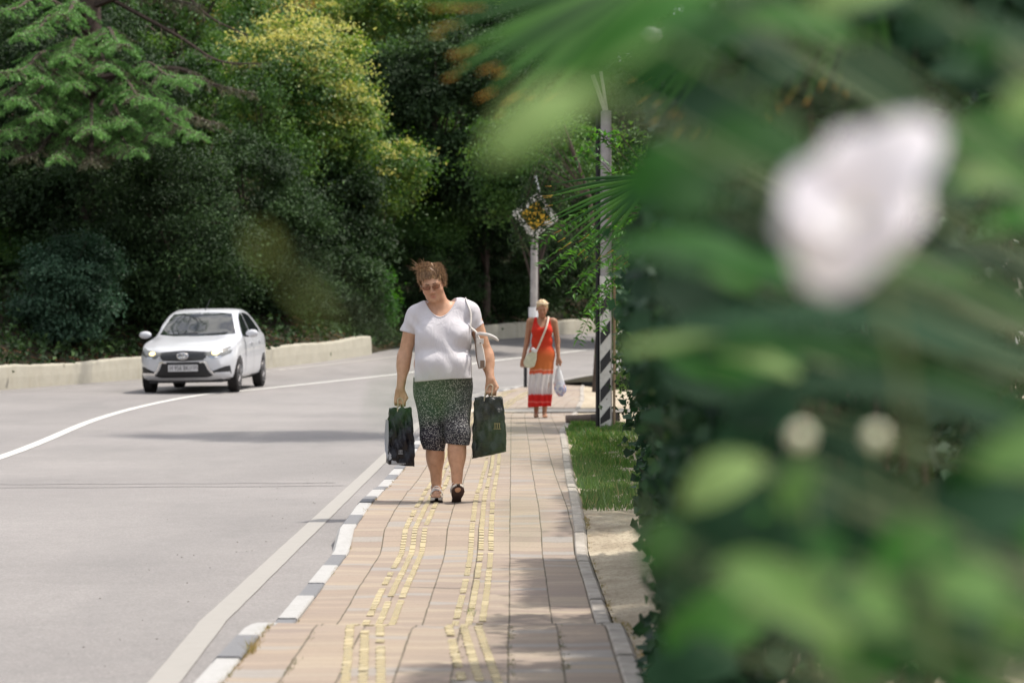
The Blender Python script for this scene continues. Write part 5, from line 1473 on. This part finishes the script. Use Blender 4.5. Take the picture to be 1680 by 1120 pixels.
ends = [((325, 128), 50, 4.3, 1.0), ((335, 222), 50, 3.2, 1.1), ((228, 248), 49.5, 2.4, .9), ((60, 190), 49, 3.4, 1.1), ((0, 120), 49, 4.1, 1.1), ((120, 140), 50, 4.0, 1.0), ((205, 75), 51, 4.9, 1.0),
        ((30, 60), 50.5, 5.2, 1.0), ((255, 165), 49.5, 3.8, 1.0), ((150, 215), 48.8, 3.0, 1.0), ((0, 215), 49, 3.0, 1.0), ((90, 262), 49.3, 2.4, .8), ((300, 180), 50, 3.6, 1.0), ((60, 130), 49.6, 4.6, 1.0), ((-60, 170), 49, 3.6, 1.2), ((180, 110), 50.4, 4.2, 1.0), ((-20, 250), 49.5, 2.6, .9), ((100, 95), 50.2, 4.9, 1.0), ((215, 200), 49.6, 3.4, .9), ((270, 225), 50, 2.9, .9), ((20, 165), 48.8, 3.8, 1.0)]
for (pp, Y, dz, wd_) in ends:
    e = at(pp[0], pp[1], Y); st_ = T0(e.z + rr.uniform(.2, .9)); cedar_branch(st_, e, wd_, 32)
for (pp, Y) in (((420, 155), 53.5), ((365, 205), 52), ((150, 270), 49.5), ((30, 262), 49.5)):
    e = at(pp[0], pp[1], Y); cedar_branch(T0(e.z + .6), e, .8, 18, dry=True)
e = at(430, 105, 54); cedar_branch(T0(at(0, -40, 54).z), e, .45, 16, bare=True, sag=-.9)
e = at(410, 60, 55); cedar_branch(T0(at(0, -150, 54).z), e, .4, 14, bare=True, sag=-.5)
for (pp, Y) in (((330, 10), 53), ((-20, 20), 51), ((100, 25), 50.5)):
    e = at(pp[0], pp[1], Y); cedar_branch(T0(e.z + .4), e, .8, 18, dry=pp[0] > 300)
for i in range(16):
    a = i * 2.4; zt = 9.5 + (i % 8) * .9; r_ = rr.uniform(4, 6.5); a0 = -2.4 + (i / 16) * 2.9
    e = np.array((tb.x + math.cos(a0) * r_, 56 + math.sin(a0) * r_, zt - .8)); cedar_branch(T0(zt), e, 1.1, 14, dry=False)
limb.build('branches', M_BARK, trunk_c)
for nm, A, mt in (('needles', GRN, L_CEDAR), ('dry_needles', DRY, L_CEDDK)):
    q = np.concatenate([a[0] for a in A]); d = np.concatenate([a[1] for a in A])
    leaves(nm, q, .085, rng, mt, ced, up=.8, elong=4.2, dirs=d, jitter=.55, fold=.1)

# ================================================================ right side of the pavement, middle distance
RG = 'shrubs and trees right of the pavement'
def rtree(x, Y, z, rx, ry, rz, label, mat, clumps, per, ls, cr=.3, name='shrub', cat='shrub', gz=0.0, trunk=True, bloom=None, seed=1, extra=()):
    rng = np.random.default_rng(seed + int(Y * 31 + x * 17)); root = empty(name, (x, Y, gz)); tag(root, label, cat, RG)
    blobs = [((0, 0, z), (rx, ry, rz))] + [((a, b, c_), (r, r, r)) for a, b, c_, r in extra]
    P_, O_, VC, CC = crown_points(rng, blobs, clumps, per, cr, .8, shell=.55, back=.8)
    mk = P_[:, 2] > .01; leaves('foliage', P_[mk], ls, rng, mat, root, up=.35, out=O_[mk], droop=.3, vcol=VC[mk], elong=1.6)
    if trunk: trunk_mesh('trunk', (0, 0, -.3), (.05, .05, z + rz * .2), max(.015, min(.16, rx * .10)), random.Random(seed), M_BARK, root, CC[::max(1, len(CC) // 12)], bend=.06)
    return root
rtree(2.75, 29.5, 3.6, 1.45, 1.3, 2.7, 'dark leafy tree right of the utility pole', L_DARK, 110, 150, .09, .5, 'tree', 'tree')
rtree(2.9, 31.0, 9.3, .9, .9, .9, 'tall crown of the roadside tree above the pavement', L_DARK, 90, 150, .10, .5, 'tree', 'tree', extra=[(-1.6, 0, 9.3, 1.6), (-.6, 0, 9.2, 1.3), (-2.6, .2, 9.0, 1.2)])
rtree(3.0, 22.5, 2.3, 1.35, 1.6, 2.4, 'dark broadleaf tree behind the hedge', L_DARK, 120, 140, .085, .45, 'tree', 'tree')
rtree(4.6, 24.0, 2.8, 1.7, 1.6, 3.0, 'dark tree behind the white flower', L_DARK, 110, 130, .10, .5, 'tree', 'tree')
rtree(2.0, 37.0, 2.4, .75, 1.2, 1.9, 'green shrub leaning over the road beside the striped board', L_MID, 90, 120, .085, .4)
rtree(1.85, 31.5, 2.3, .62, .7, 1.3, 'light green feathery shrub touching the utility pole', L_BRIGHT, 45, 90, .075, .35)
rtree(1.75, 25.0, .8, .55, 1.4, .85, 'dark low shrub behind the grass verge', L_DARK, 70, 110, .06, .3)

# ailanthus-like fronds hanging near the signpost: leaflets in two rows on an arching stalk
t = empty('feathery_tree', (2.3, 27.0, 0)); tag(t, 'young tree with long feathery fronds hanging left of the utility pole', 'tree', RG)
V = []; stem = MB(); pts_c = []; dirs_ = []
stem.tube([(0, 0, -.2), (-.1, 0, 1.2), (-.35, -.1, 2.4), (-.6, -.1, 3.2)], [.05, .045, .03, .015], 7)
frx = [((1000, 335), (880, 402)), ((985, 385), (886, 438)), ((985, 400), (905, 465)), ((1000, 250), (960, 215)), ((1000, 300), (955, 250)), ((1000, 420), (940, 480)), ((995, 440), (985, 540)), ((1000, 350), (920, 372)), ((985, 470), (950, 560)), ((1010, 380), (930, 425)), ((1010, 460), (965, 510)), ((1005, 225), (945, 262))]
for (a, b) in frx:
    A = np.array(at(a[0] + 12, a[1] - 5, 26.5)) - (2.3, 27.0, 0); Bq = np.array(at(b[0], b[1], 26.2)) - (2.3, 27.0, 0)
    mid = (A + Bq) / 2 + (0, 0, .06); path = catmull([A, mid, Bq], 10)
    stem.tube([Vector(p) for p in path], list(np.linspace(.006, .002, len(path))), 4)
    stem.tube([Vector((-.35, -.1, 2.4)), Vector(A)], [.012, .006], 4)
    for i, p in enumerate(path):
        d = path[min(i + 1, len(path) - 1)] - path[max(0, i - 1)]; d /= np.linalg.norm(d); s = np.array((d[2], 0, -d[0]))
        for sg_ in (-1, 1):
            dd = s * sg_ + d * .5 + np.array((0, -.2, -.15)); dd /= np.linalg.norm(dd); pts_c.append(p + dd * .045); dirs_.append(dd)
stem.build('trunk', M_BARK, t)
leaves('fronds', np.array(pts_c), .10, np.random.default_rng(3), L_BRIGHT, t, up=.9, elong=3.2, dirs=np.array(dirs_), jitter=.12)
# twigs hanging in front of the diamond sign
t = empty('overhanging_tree', (1.6, 46.6, .2)); tag(t, 'slender tree whose leafy twigs hang in front of the diamond sign', 'tree', RG)
O2 = np.array((1.6, 46.6, .2)); mb = MB(); mb.tube([(0, 0, -.2), (.1, 0, 1.5), (-.1, .0, 3.6), (-.6, .0, 5.0)], [.07, .06, .04, .02], 7)
C_ = []; rng = np.random.default_rng(12)
for (px, py) in ((850, 350), (870, 385), (862, 330), (885, 372), (900, 345), (848, 372), (872, 352), (858, 395), (905, 380), (880, 400), (890, 325), (868, 340), (845, 385), (886, 350)):
    e = np.array(at(px, py, 46.8)) - O2; s = np.array(at(px + 35, py - 105, 46.7)) - O2
    mb.tube([(-.1, 0, 3.6), Vector(s), Vector((s + e) / 2), Vector(e)], [.015, .010, .006, .003], 4)
    k = 130; u = rng.uniform(.45, 1.15, k)[:, None]; C_.append(s + (e - s) * u + rng.normal(size=(k, 3)) * (.085, .07, .07))
mb.build('trunk', M_BARK, t); leaves('foliage', np.concatenate(C_), .085, rng, L_DARK, t, up=.2, elong=2.6, droop=.8)

# grass on the verge and tufts in the joints
L_GRASS = leaf_mat('grass_blade', [(0, (.035, .085, .018)), (.5, (.065, .15, .03)), (.85, (.11, .20, .05)), (1, (.26, .22, .10))], .5, .4)
rng = np.random.default_rng(9); N = 26000
y = rng.uniform(15.6, 31, N); e = 0.08 + np.abs(rng.normal(size=N)) * .4; edge = np.array([pr(v) for v in y])
keep = (e > .085 + .05 * np.sin(y * 5)) & (np.sin(y * 2.7 + e * 9) + np.sin(y * 6.1 - e * 13) + rng.normal(size=N) * .5 > -.9) & ((y > 16.4) | (rng.uniform(size=N) < .5)); y, e, edge = y[keep], e[keep], edge[keep]
x = edge + e + .0; z = np.array([prof(v) for v in y])
n_ = len(x); hgt = rng.uniform(.015, .055, n_) * (1 + .8 * (np.sin(x * 9) * np.sin(y * 3) > .3)); lean = rng.normal(size=(n_, 2)) * .35 * hgt[:, None]; wd = rng.uniform(.002, .0045, n_)
B0 = np.c_[x - wd, y, z]; B1 = np.c_[x + wd, y + wd, z]; TP = np.c_[x + lean[:, 0], y + lean[:, 1], z + hgt]; MD = (B1 * .5 + TP * .5) + np.c_[wd, wd * 0, wd * 0]
V = np.stack([B0, B1, MD, TP], 1).reshape(-1, 3); k = np.arange(n_)[:, None] * 4
gro = mesh_np('grass', V, np.concatenate([k + [0, 1, 2], k + [0, 2, 3]], 0), L_GRASS, attr={'v': np.repeat(rng.uniform(0, 1, n_), 4)}); tag(gro, kind='stuff')
def weeds(centres, n, h, name, mat):
    rng = np.random.default_rng(4); C = np.repeat(np.array(centres), n, 0); m_ = len(C)
    C = C + rng.normal(size=(m_, 3)) * (.008, .05, 0); hh = rng.uniform(.3, 1, m_) * h; l = rng.normal(size=(m_, 2)) * .7 * hh[:, None]
    V = np.stack([C + (-.0018, 0, 0), C + (.0018, 0, 0), C + np.c_[l, hh]], 1).reshape(-1, 3); k = np.arange(m_)[:, None] * 3
    o = mesh_np(name, V, k + [0, 1, 2], mat, attr={'v': np.repeat(rng.uniform(0, 1, m_), 3)}); tag(o, kind='stuff')
L_DRYG = leaf_mat('dry_grass', [(0, (.16, .16, .04)), (.5, (.28, .22, .08)), (1, (.34, .24, .11))], .8, .2)
cen = [(pl(y_) - .004 + .004 * math.sin(y_ * 30), y_, pave_z(-.93, y_)) for y_ in np.concatenate([np.arange(7.2, 9.4, .05), np.random.default_rng(1).uniform(10, 30, 24)])]
weeds(cen, 10, .018, 'dry_weeds', L_DRYG)
weeds([(-.93, 8.62, 0), (-.925, 8.6, 0)], 26, .05, 'dry_weeds', L_DRYG)
cen = [(pl(9) + .1865 * k_ + .004, y_, pave_z(-.2, y_)) for k_ in (1, 4, 5, 6) for y_ in np.random.default_rng(k_).uniform(7.5, 9.4, 16)] + [(pl(9) + .1865 * 4 + .002, 10.9, -.12)] * 4
weeds(cen, 7, .010, 'joint_weeds', leaf_mat('joint_moss', [(0, (.08, .09, .03)), (1, (.16, .16, .05))], .8, .1))
weeds([(pl(9) + .1865 * 4 + .004, 10.85, -.125)], 24, .035, 'joint_weeds', L_GRASS)
weeds([(pr(y_) + .085, y_, prof(y_)) for y_ in np.random.default_rng(6).uniform(7.4, 16, 60)], 9, .02, 'verge_weeds', L_DRYG)
# small debris on the asphalt
mb = MB(); r9 = random.Random(5)
for _ in range(60):
    yy = r9.uniform(8.2, 24); xx = -1.45 - abs(r9.gauss(0, .35)); s = r9.uniform(.0018, .0042)
    mb.ball((xx, yy, -.117), (s * 1.4, s, s * .5), 5, 3)
o = mb.build('grit', plain('grit', (.10, .08, .06), .9), smooth=False); tag(o, kind='stuff')
# ================================================================ the hedge and plants close to the camera
NG = 'plants growing close to the camera'
L_IVY = leaf_mat('ivy_leaf', [(0, (.009, .028, .014)), (.5, (.017, .050, .022)), (.85, (.034, .09, .035)), (1, (.08, .16, .05))], .6, .2, .25)
def hedge(x, Y, hx, hy, hz, label, n, ls, seed, top=None, mat=None):
    rng = np.random.default_rng(seed); root = empty('hedge_shrub', (x, Y, 0)); tag(root, label, 'hedge', 'stretches of the dark hedge right of the pavement')
    P_ = rng.uniform(-1, 1, (n, 3)); f = rng.integers(0, 4, n)          # leaves close to the faces seen from the pavement
    d = 1 - np.abs(rng.normal(size=n)) * .18
    P_[:, 0] = np.where(f < 2, -d, P_[:, 0]); P_[:, 1] = np.where(f == 2, -d, P_[:, 1]); P_[:, 2] = np.where(f == 3, d, P_[:, 2])
    Z = (P_[:, 2] + 1) * .5 * hz; w_ = 1 + .16 * np.sin(3.1 * Z + Y) + .10 * np.sin(7 * Z + 3 * P_[:, 1] * hy + Y)
    Q = np.c_[P_[:, 0] * hx * w_ , P_[:, 1] * hy, Z] + rng.normal(size=(n, 3)) * .035
    mk = Q[:, 2] > .01; Q = Q[mk]
    out = np.zeros((len(Q), 3)); out[:, 0] = -.9; out[:, 1] = -.5
    cl = .5 + .5 * np.sin(Q[:, 2] * 5 + Q[:, 1] * 4 + seed)
    leaves('foliage', Q, ls, rng, mat or L_IVY, root, up=.35, out=out, droop=.5, elong=1.25, vcol=np.clip(cl * .4 + rng.uniform(0, .6, len(Q)), 0, 1), fold=.12)
    mb = MB(); rr = random.Random(seed)
    for _ in range(16):
        a = Vector((rr.uniform(-.3, .3) * hx, rr.uniform(-.8, .8) * hy, -.1)); b = Vector((rr.uniform(-.9, .9) * hx, a.y + rr.uniform(-.2, .2), hz * rr.uniform(.6, .95)))
        mb.tube([a, a.lerp(b, .5) + Vector((rr.uniform(-.1, .1), 0, 0)), b], [.012, .008, .003], 5)
    mb.build('stems', M_BARK, root)
hedge(.765, 4.7, .40, .5, 1.9, 'dark ivy-leaved hedge nearest to the camera', 8000, .055, 40)
hedge(.95, 7.6, .40, .9, 2.0, 'dark ivy-leaved hedge beside the nearest paving', 9000, .062, 41)
hedge(1.09, 9.9, .46, 1.1, 1.5, 'dark hedge beside the sandy strip', 9000, .062, 42)
hedge(1.29, 12.6, .50, 1.2, 1.75, 'dark hedge between the sandy strip and the grass', 8000, .065, 43)
hedge(1.75, 16.2, .55, 1.6, 2.1, 'dark hedge beside the grass verge', 8000, .07, 44)
hedge(2.0, 9.2, .60, 1.0, 2.9, 'tall dark hedge behind the ivy hedge, right half', 9000, .075, 51)
hedge(2.75, 11.5, .75, 1.2, 3.2, 'tall dark hedge at the right edge of the picture', 8000, .08, 52)
hedge(1.95, 12.8, .45, 1.2, 3.0, 'tall dark hedge above the sandy strip', 8000, .08, 53)
hedge(2.15, 20.5, .62, 1.6, 2.3, 'dark hedge ending before the utility pole', 7000, .08, 45)

# fan palms
L_PALM = leaf_mat('palm_blade', [(0, (.014, .055, .010)), (.5, (.028, .095, .015)), (1, (.055, .15, .025))], .6, .3, .2)
M_TIP = plain('dry_palm_tip', (.52, .26, .03), .6)
M_PETI = plain('palm_petiole', (.16, .24, .06), .5)
def fan(parent, O_, hub, tips_dir, spread, n, L, wdt, nrm_, seed, split=.45, tipc=True, petiole_from=None):
    """fan leaf: n folded segments joined near the hub, each ending in a dry tip"""
    rr = random.Random(seed); hub = Vector(hub) - Vector(O_); d0 = Vector(tips_dir).normalized(); nr = Vector(nrm_); nr = (nr - d0 * nr.dot(d0)).normalized(); s0 = nr.cross(d0)
    V = []; Fc = []; TV = []; TF = []; vv = []
    for i in range(n):
        a = math.radians(-spread / 2 + spread * i / (n - 1)); dr = (d0 * math.cos(a) + s0 * math.sin(a)); l = L * rr.uniform(.88, 1.05) * (1 - .12 * abs(2 * i / (n - 1) - 1))
        sd_ = nr.cross(dr); prev = None; K = 9; rv = rr.random(); dz_ = rr.uniform(.03, .12)
        for k in range(K + 1):
            t = k / K; p = hub + dr * l * t + Vector((0, 0, -1)) * (l * dz_ * t ** 2.6) 
            w_ = wdt * min(1, t / .35) * (1 if t < split else max(.12, 1 - (t - split) / (1 - split) * .9))
            tgt = (TV if (tipc and t > .90) else V)
            row = [p - sd_ * w_ / 2, p + nr * w_ * .22, p + sd_ * w_ / 2]
            b = len(V); V += row; vv += [rv] * 3
            if k: Fc += [(b - 3, b - 2, b + 1, b), (b - 2, b - 1, b + 2, b + 1)]
            if tipc and k == K:
                q = p; b2 = len(TV); tl = l * .07 * rr.uniform(.4, 1.5)
                TV += [q - sd_ * w_ * 1.1 - dr * tl, q + sd_ * w_ * 1.1 - dr * tl + nr * .0005, q + dr * tl * .5, q + nr * w_ * .6 - dr * tl * .4]; TF += [(b2, b2 + 1, b2 + 2), (b2, b2 + 2, b2 + 3), (b2 + 1, b2 + 3, b2 + 2)]
    fr_ = mesh_np('frond', V, Fc, L_PALM, parent, attr={'v': np.array(vv)})
    if TV: mesh_py('dry_tips', TV, TF, M_TIP, fr_)
    if petiole_from is not None:
        p0 = Vector(petiole_from) - Vector(O_); mb = MB(); mb.tube([p0, p0.lerp(hub, .5) + Vector((0, 0, .06)), hub], [.012, .009, .006], 6); mb.build('petiole', M_PETI, fr_)
    return fr_
def palm(x, Y, h, label, r=.09):
    t = empty('fan_palm', (x, Y, 0)); tag(t, label, 'palm', NG)
    mb = MB(); mb.tube([(0, 0, -.1), (.02, 0, h * .5), (0, 0, h)], [r * 1.2, r, r * .9], 12)
    rr = random.Random(int(Y * 10))
    for i in range(60):
        a = rr.uniform(0, 6.28); z = rr.uniform(.05, h); mb.tube([(math.cos(a) * r, math.sin(a) * r, z), (math.cos(a) * (r + .05), math.sin(a) * (r + .05), z + .10)], [.018, .006], 4)
    mb.build('trunk', M_BARK, t); return t
# palm A: big fan reaching over the top of the picture
pA = palm(1.35, 4.1, 2.0, 'fan palm whose large leaf hangs across the top of the picture'); OA = (1.35, 4.1, 0)
fan(pA, OA, at(1085, -45, 3.2), at(700, 85, 3.1) - at(1085, -45, 3.2), 52, 18, .325, .024, (0.25, -.75, .6), 5, petiole_from=(1.35, 4.1, 1.95))
fan(pA, OA, at(1235, 10, 4.3), at(1130, 190, 4.2) - at(1235, 10, 4.3), 75, 18, .28, .022, (-.3, -.8, .4), 6, petiole_from=(1.35, 4.1, 1.95))
fan(pA, OA, at(1420, -60, 4.3), at(1300, 120, 4.2) - at(1420, -60, 4.3), 80, 18, .30, .022, (-.2, -.7, .6), 8, petiole_from=(1.35, 4.1, 1.95))
# palm B: small fan beside the pavement, nearly in focus
pB = palm(1.25, 12.8, 1.7, 'small fan palm with sharp leaflets reaching left in front of the pole', .06); OB = (1.25, 12.8, 0)
hb = at(1075, 290, 12.3)
fan(pB, OB, hb, at(900, 372, 12.2) - hb, 54, 13, .60, .020, (.1, -.92, .35), 15, split=.5, petiole_from=(1.25, 12.8, 1.65))
hb = at(1120, 330, 12.6); fan(pB, OB, hb, at(1020, 470, 12.5) - hb, 90, 14, .5, .02, (.1, -.9, .3), 16, petiole_from=(1.25, 12.8, 1.65))

# broad blades crossing the right half, very close
def blade_geo(V, Fc, a, b, wdt, nrm_, bend=.12, K=12, prof_=None):
    a = Vector(a); b = Vector(b); d = b - a; L = d.length; d.normalize(); nr = Vector(nrm_); nr = (nr - d * nr.dot(d)).normalized(); s = nr.cross(d)
    for k in range(K + 1):
        t = k / K; w_ = wdt * (math.sin(math.pi * min(1, t * .93 + .05)) ** .65 if prof_ is None else prof_(t)); p = a + d * L * t + nr * bend * L * math.sin(math.pi * t)
        V += [p - s * w_ / 2 + nr * w_ * .08, p, p + s * w_ / 2 + nr * w_ * .08]
        if k: q = len(V) - 3; Fc += [(q - 3, q - 2, q + 1, q), (q - 2, q - 1, q + 2, q + 1)]
L_N1 = leaf_mat('near_leaf_green', [(0, (.011, .045, .010)), (.5, (.024, .090, .017)), (1, (.046, .145, .028))], .7, .35, .15)
L_N2 = leaf_mat('near_leaf_pale', [(0, (.09, .18, .055)), (.5, (.14, .245, .075)), (1, (.22, .32, .12))], .7, .35, .15)
L_N3 = leaf_mat('near_leaf_dark', [(0, (.007, .022, .010)), (.5, (.013, .038, .017)), (1, (.022, .058, .028))], .75, .2, .12)
M_TWIG = plain('green_twig', (.12, .16, .06), .6)
def near_plant(name, label, root_, leaves_, mats, hubs=True, stem_r=.0025):
    t = empty(name, root_); tag(t, label, 'shrub', NG); O_ = Vector(root_); mb = MB()
    top = Vector((O_.x, O_.y, .9)) - O_
    mb.tube([(0, 0, -.1), top * .6, top], [.016, .013, .010], 7)
    for (a, b, Z, wdt, mk, nr) in leaves_:
        A = at(a[0], a[1], Z if not hasattr(Z, '__len__') else Z[0]) - O_; Bq = at(b[0], b[1], Z if not hasattr(Z, '__len__') else Z[1]) - O_
        V, Fc = [], []; blade_geo(V, Fc, A, Bq, wdt, nr); mesh_np('leaf', V, Fc, mats[mk], t, attr={'v': np.full(len(V), random.Random(a[0] * 3 + b[1]).random())})
        mid = (A + top) / 2 + Vector((.05, 0, -.05)); mb.tube([top, mid, A], [.0022, stem_r * .5, stem_r * .4], 5)
    mb.build('stems', M_TWIG, t); return t
L_N4 = leaf_mat('fresh_leaf', [(0, (.035, .13, .03)), (1, (.05, .17, .04))], .6, .4, .2)
L_N5 = leaf_mat('olive_leaf', [(0, (.15, .19, .05)), (1, (.19, .22, .06))], .6, .35, .2)
NM = {1: L_N1, 2: L_N2, 3: L_N3, 4: L_N4, 5: L_N5}
def scatter(seed, n, x0, x1, y0, y1, z0, z1, kinds, w0=.03, w1=.06):
    r = random.Random(seed); L_ = []
    for _ in range(n):
        x, y, Z = r.uniform(x0, x1), r.uniform(y0, y1), r.uniform(z0, z1); l = r.uniform(.05, .10) * F / Z; a = math.radians(r.uniform(150, 215))
        L_.append(((x - math.cos(a) * l / 2, y - math.sin(a) * l / 2), (x + math.cos(a) * l / 2, y + math.sin(a) * l / 2 + .12 * l), Z, r.uniform(w0, w1), r.choice(kinds), (r.uniform(-.4, .2), -.7, r.uniform(.3, .8))))
    return L_
U = (-.1, -.75, .65)
# pale green broad leaves top centre
near_plant('broadleaf_shrub', 'close broad-leaved shrub with pale green leaves blurred at the top centre', (.75, 1.15, 0), [
    ((960, 150), (800, 262), 1.05, .026, 2, U), ((1080, 60), (930, 150), 1.15, .026, 2, U), ((1010, 150), (830, 265), 1.15, .022, 2, U), ((1190, -10), (930, 130), 1.1, .030, 1, U), ((1230, 40), (1010, 190), 1.25, .028, 1, U),
    ((1260, -30), (1020, 10), 1.2, .020, 2, U), ((1480, -30), (1330, 20), 1.2, .026, 2, U), ((1400, 60), (1180, 40), 1.6, .03, 1, U), ((1560, 20), (1480, 10), 1.2, .022, 1, U),
    ((1330, 250), (1120, 265), 1.2, .045, 1, U), ((1180, 330), (1060, 330), 1.1, .035, 1, U), ((1640, 60), (1590, 110), 1.1, .022, 1, U), ((1700, 200), (1650, 150), 1.2, .03, 2, U),
    ((1130, 240), (1030, 330), 1.4, .03, 1, U), ((1690, 60), (1500, 75), 1.5, .03, 3, U)] + scatter(1, 24, 1080, 1680, 0, 330, 1.6, 2.6, (1, 3, 3, 3)), NM)
# long blades sweeping from the right edge
near_plant('strap_leaved_plant', 'close plant with long strap leaves sweeping across the right half', (1.0, 1.35, 0), [
    ((1760, 560), (1180, 440), (1.5, 1.5), .028, 1, (0, -.6, .8)), ((1160, 450), (1000, 420), 1.5, .022, 1, (0, -.6, .8)), ((1800, 640), (1020, 560), (1.45, 1.5), .030, 3, (0, -.6, .8)), ((1720, 690), (1060, 585), (1.5, 1.6), .022, 1, (0, -.7, .7)), ((1320, 620), (1020, 570), 1.6, .018, 2, (0, -.7, .7)),
    ((1780, 430), (1560, 210), (1.3, 1.3), .020, 1, (0, -.7, .7)), ((1780, 500), (1400, 450), (1.6, 1.5), .024, 3, (0, -.6, .8)), ((1750, 320), (1560, 300), 1.4, .024, 2, (0, -.7, .7)),
    ((1780, 760), (1200, 640), (1.6, 1.6), .035, 3, (0, -.6, .8)), ((1760, 360), (1600, 380), 1.5, .022, 1, (0, -.7, .7)), ((1300, 470), (1010, 400), 1.6, .03, 1, (0, -.6, .8)), ((1780, 740), (1600, 765), 1.2, .03, 2, U), ((1780, 900), (1460, 830), 1.7, .03, 3, U)] + scatter(2, 24, 1120, 1680, 380, 740, 1.7, 2.6, (1, 3, 3, 3)), NM)
# bottom right leaves
near_plant('low_shrub', 'close shrub with pale blurred leaves at the bottom right', (.62, 1.3, 0), [
    ((1250, 760), (1120, 830), 1.35, .030, 2, U), ((1320, 1000), (1180, 930), 1.1, .026, 2, U), ((1400, 1060), (1230, 970), 1.25, .024, 2, U), ((1560, 880), (1430, 930), 1.2, .030, 1, U), ((1480, 1010), (1380, 975), 1.05, .028, 2, U),
    ((1660, 980), (1520, 960), 1.05, .028, 2, U), ((1390, 920), (1310, 885), 1.2, .022, 1, U), ((1700, 1080), (1560, 1010), 1.2, .03, 3, U), ((1250, 780), (1100, 1000), 1.5, .04, 3, U), ((1620, 1100), (1400, 1060), 1.2, .035, 1, U),
    ((1130, 860), (1060, 930), 1.5, .03, 1, U), ((1380, 820), (1250, 830), 1.4, .03, 3, U), ((1200, 1060), (1100, 1130), 1.4, .035, 3, U), ((1560, 1020), (1480, 1100), 1.3, .03, 1, U), ((1330, 760), (1290, 840), 1.3, .022, 2, U), ((1700, 1000), (1640, 1060), 1.1, .02, 2, U)] + scatter(3, 26, 1130, 1680, 760, 1110, 1.6, 2.6, (1, 3, 3, 3)) + scatter(4, 6, 1180, 1680, 840, 1080, 1.3, 1.6, (2, 3), .025, .04) + scatter(6, 10, 1150, 1680, 760, 1110, 1.4, 2.0, (3,), .04, .06), NM)
# a thin spray reaching left, close to the lens: single small leaves seen as soft patches
near_plant('thin_spray', 'thin twig spray with small leaves very close to the lens', (.30, .90, 0), [
    ((735, 642), (672, 668), .92, .0056, 4, U), ((850, 710), (800, 740), .95, .0030, 4, U), ((418, 380), (450, 435), .90, .0050, 5, U), ((465, 450), (550, 555), .90, .0024, 5, U), ((880, 850), (830, 862), .92, .005, 4, U), ((650, 620), (630, 690), .95, .004, 1, U)], NM, stem_r=.0006)
# the white flower
fl = empty('white_flower', at(1405, 335, 1.0)); tag(fl, 'large white blossom blurred at the upper right', 'flower')
pm = Mat('white_petal', (.80, .76, .78), .6, .3); _f = pm.noise(pm.coord('Object', (20, 20, 20)), 1.5, 3); pm.base(pm.ramp(_f, [(.3, (.76, .70, .74)), (.7, (.84, .81, .82))])); pm.b.inputs['Transmission Weight'].default_value = 0.0
pm = pm.m
Fq = lambda px, py: at(px, py, 1.0) - at(1405, 335, 1.0)
for i, (a, b, w_) in enumerate([((1410, 350), (1290, 300), .036), ((1410, 340), (1395, 215), .034), ((1400, 330), (1535, 205), .034), ((1420, 330), (1520, 330), .036), ((1400, 330), (1350, 478), .040), ((1420, 350), (1450, 430), .036), ((1400, 340), (1285, 380), .030)]):
    V = []; Fc = []; blade_geo(V, Fc, Fq(*a) + Vector((0, i * .0012, 0)), Fq(*b) + Vector((0, i * .0015, 0)), w_, (.05, -.92, .38), .10, 10, lambda t: math.sin(math.pi * min(1, .22 + t * .74)) ** .6)
    mesh_py('petal', V, Fc, pm, fl, True)
mb = MB(); mb.tube([Fq(1410, 345), Fq(1500, 600) + Vector((0, .03, 0)), Fq(1620, 1300) + Vector((0, .1, 0))], .0018, 5); mb.build('stem', M_TWIG, fl)
mb = MB(); mb.ball(Fq(1408, 345) + Vector((0, -.006, 0)), .002); mb.build('stamen', plain('stamen_yellow', (.6, .5, .2), .6), fl)
# pale buds; the two nearest are balls standing in for blurred specular highlights
M_GLINT = plain('pale_bud', (.80, .78, .55), .35, .5)
for i, (px, py, Z, r) in enumerate([(1314, 716, 1.35, .0062), (1437, 716, 1.35, .0058), (1070, 58, 6.2, .020), (1137, 104, 6.2, .017)]):
    c_ = at(px, py, Z); t = empty('flower_bud', c_); lab = ['left one of the two pale round buds blurred above the low shrub', 'right one of the two pale round buds blurred above the low shrub', 'pale oval bud under the palm leaf at the top', 'small pale bud on a grey stick near the top'][i]
    tag(t, lab, 'bud', 'pale buds'); mb = MB(); mb.ball((0, 0, 0), (r * (1.5 if i == 2 else 1), r, r)); mb.build('bud', M_GLINT if i < 2 else plain('white_bud', (.8, .78, .74), .4), t)  # the first two balls are stand-ins for highlights, not buds
    mb = MB()
    if i == 3: mb.tube([(0, 0, 0), at(1225, 5, 6.2) - c_, at(1320, -120, 6.2) - c_], .010, 6)
    elif i == 2: mb.tube([(0, 0, 0), at(1160, 20, 6.25) - c_, at(1320, -120, 6.3) - c_], .006, 6)
    else: mb.tube([(0, 0, 0), (.02, .02, -.15), (.05, .03, -c_.z)], .0015, 5)
    mb.build('stalk', plain('grey_stalk', (.35, .36, .34), .6) if i > 1 else M_TWIG, t)
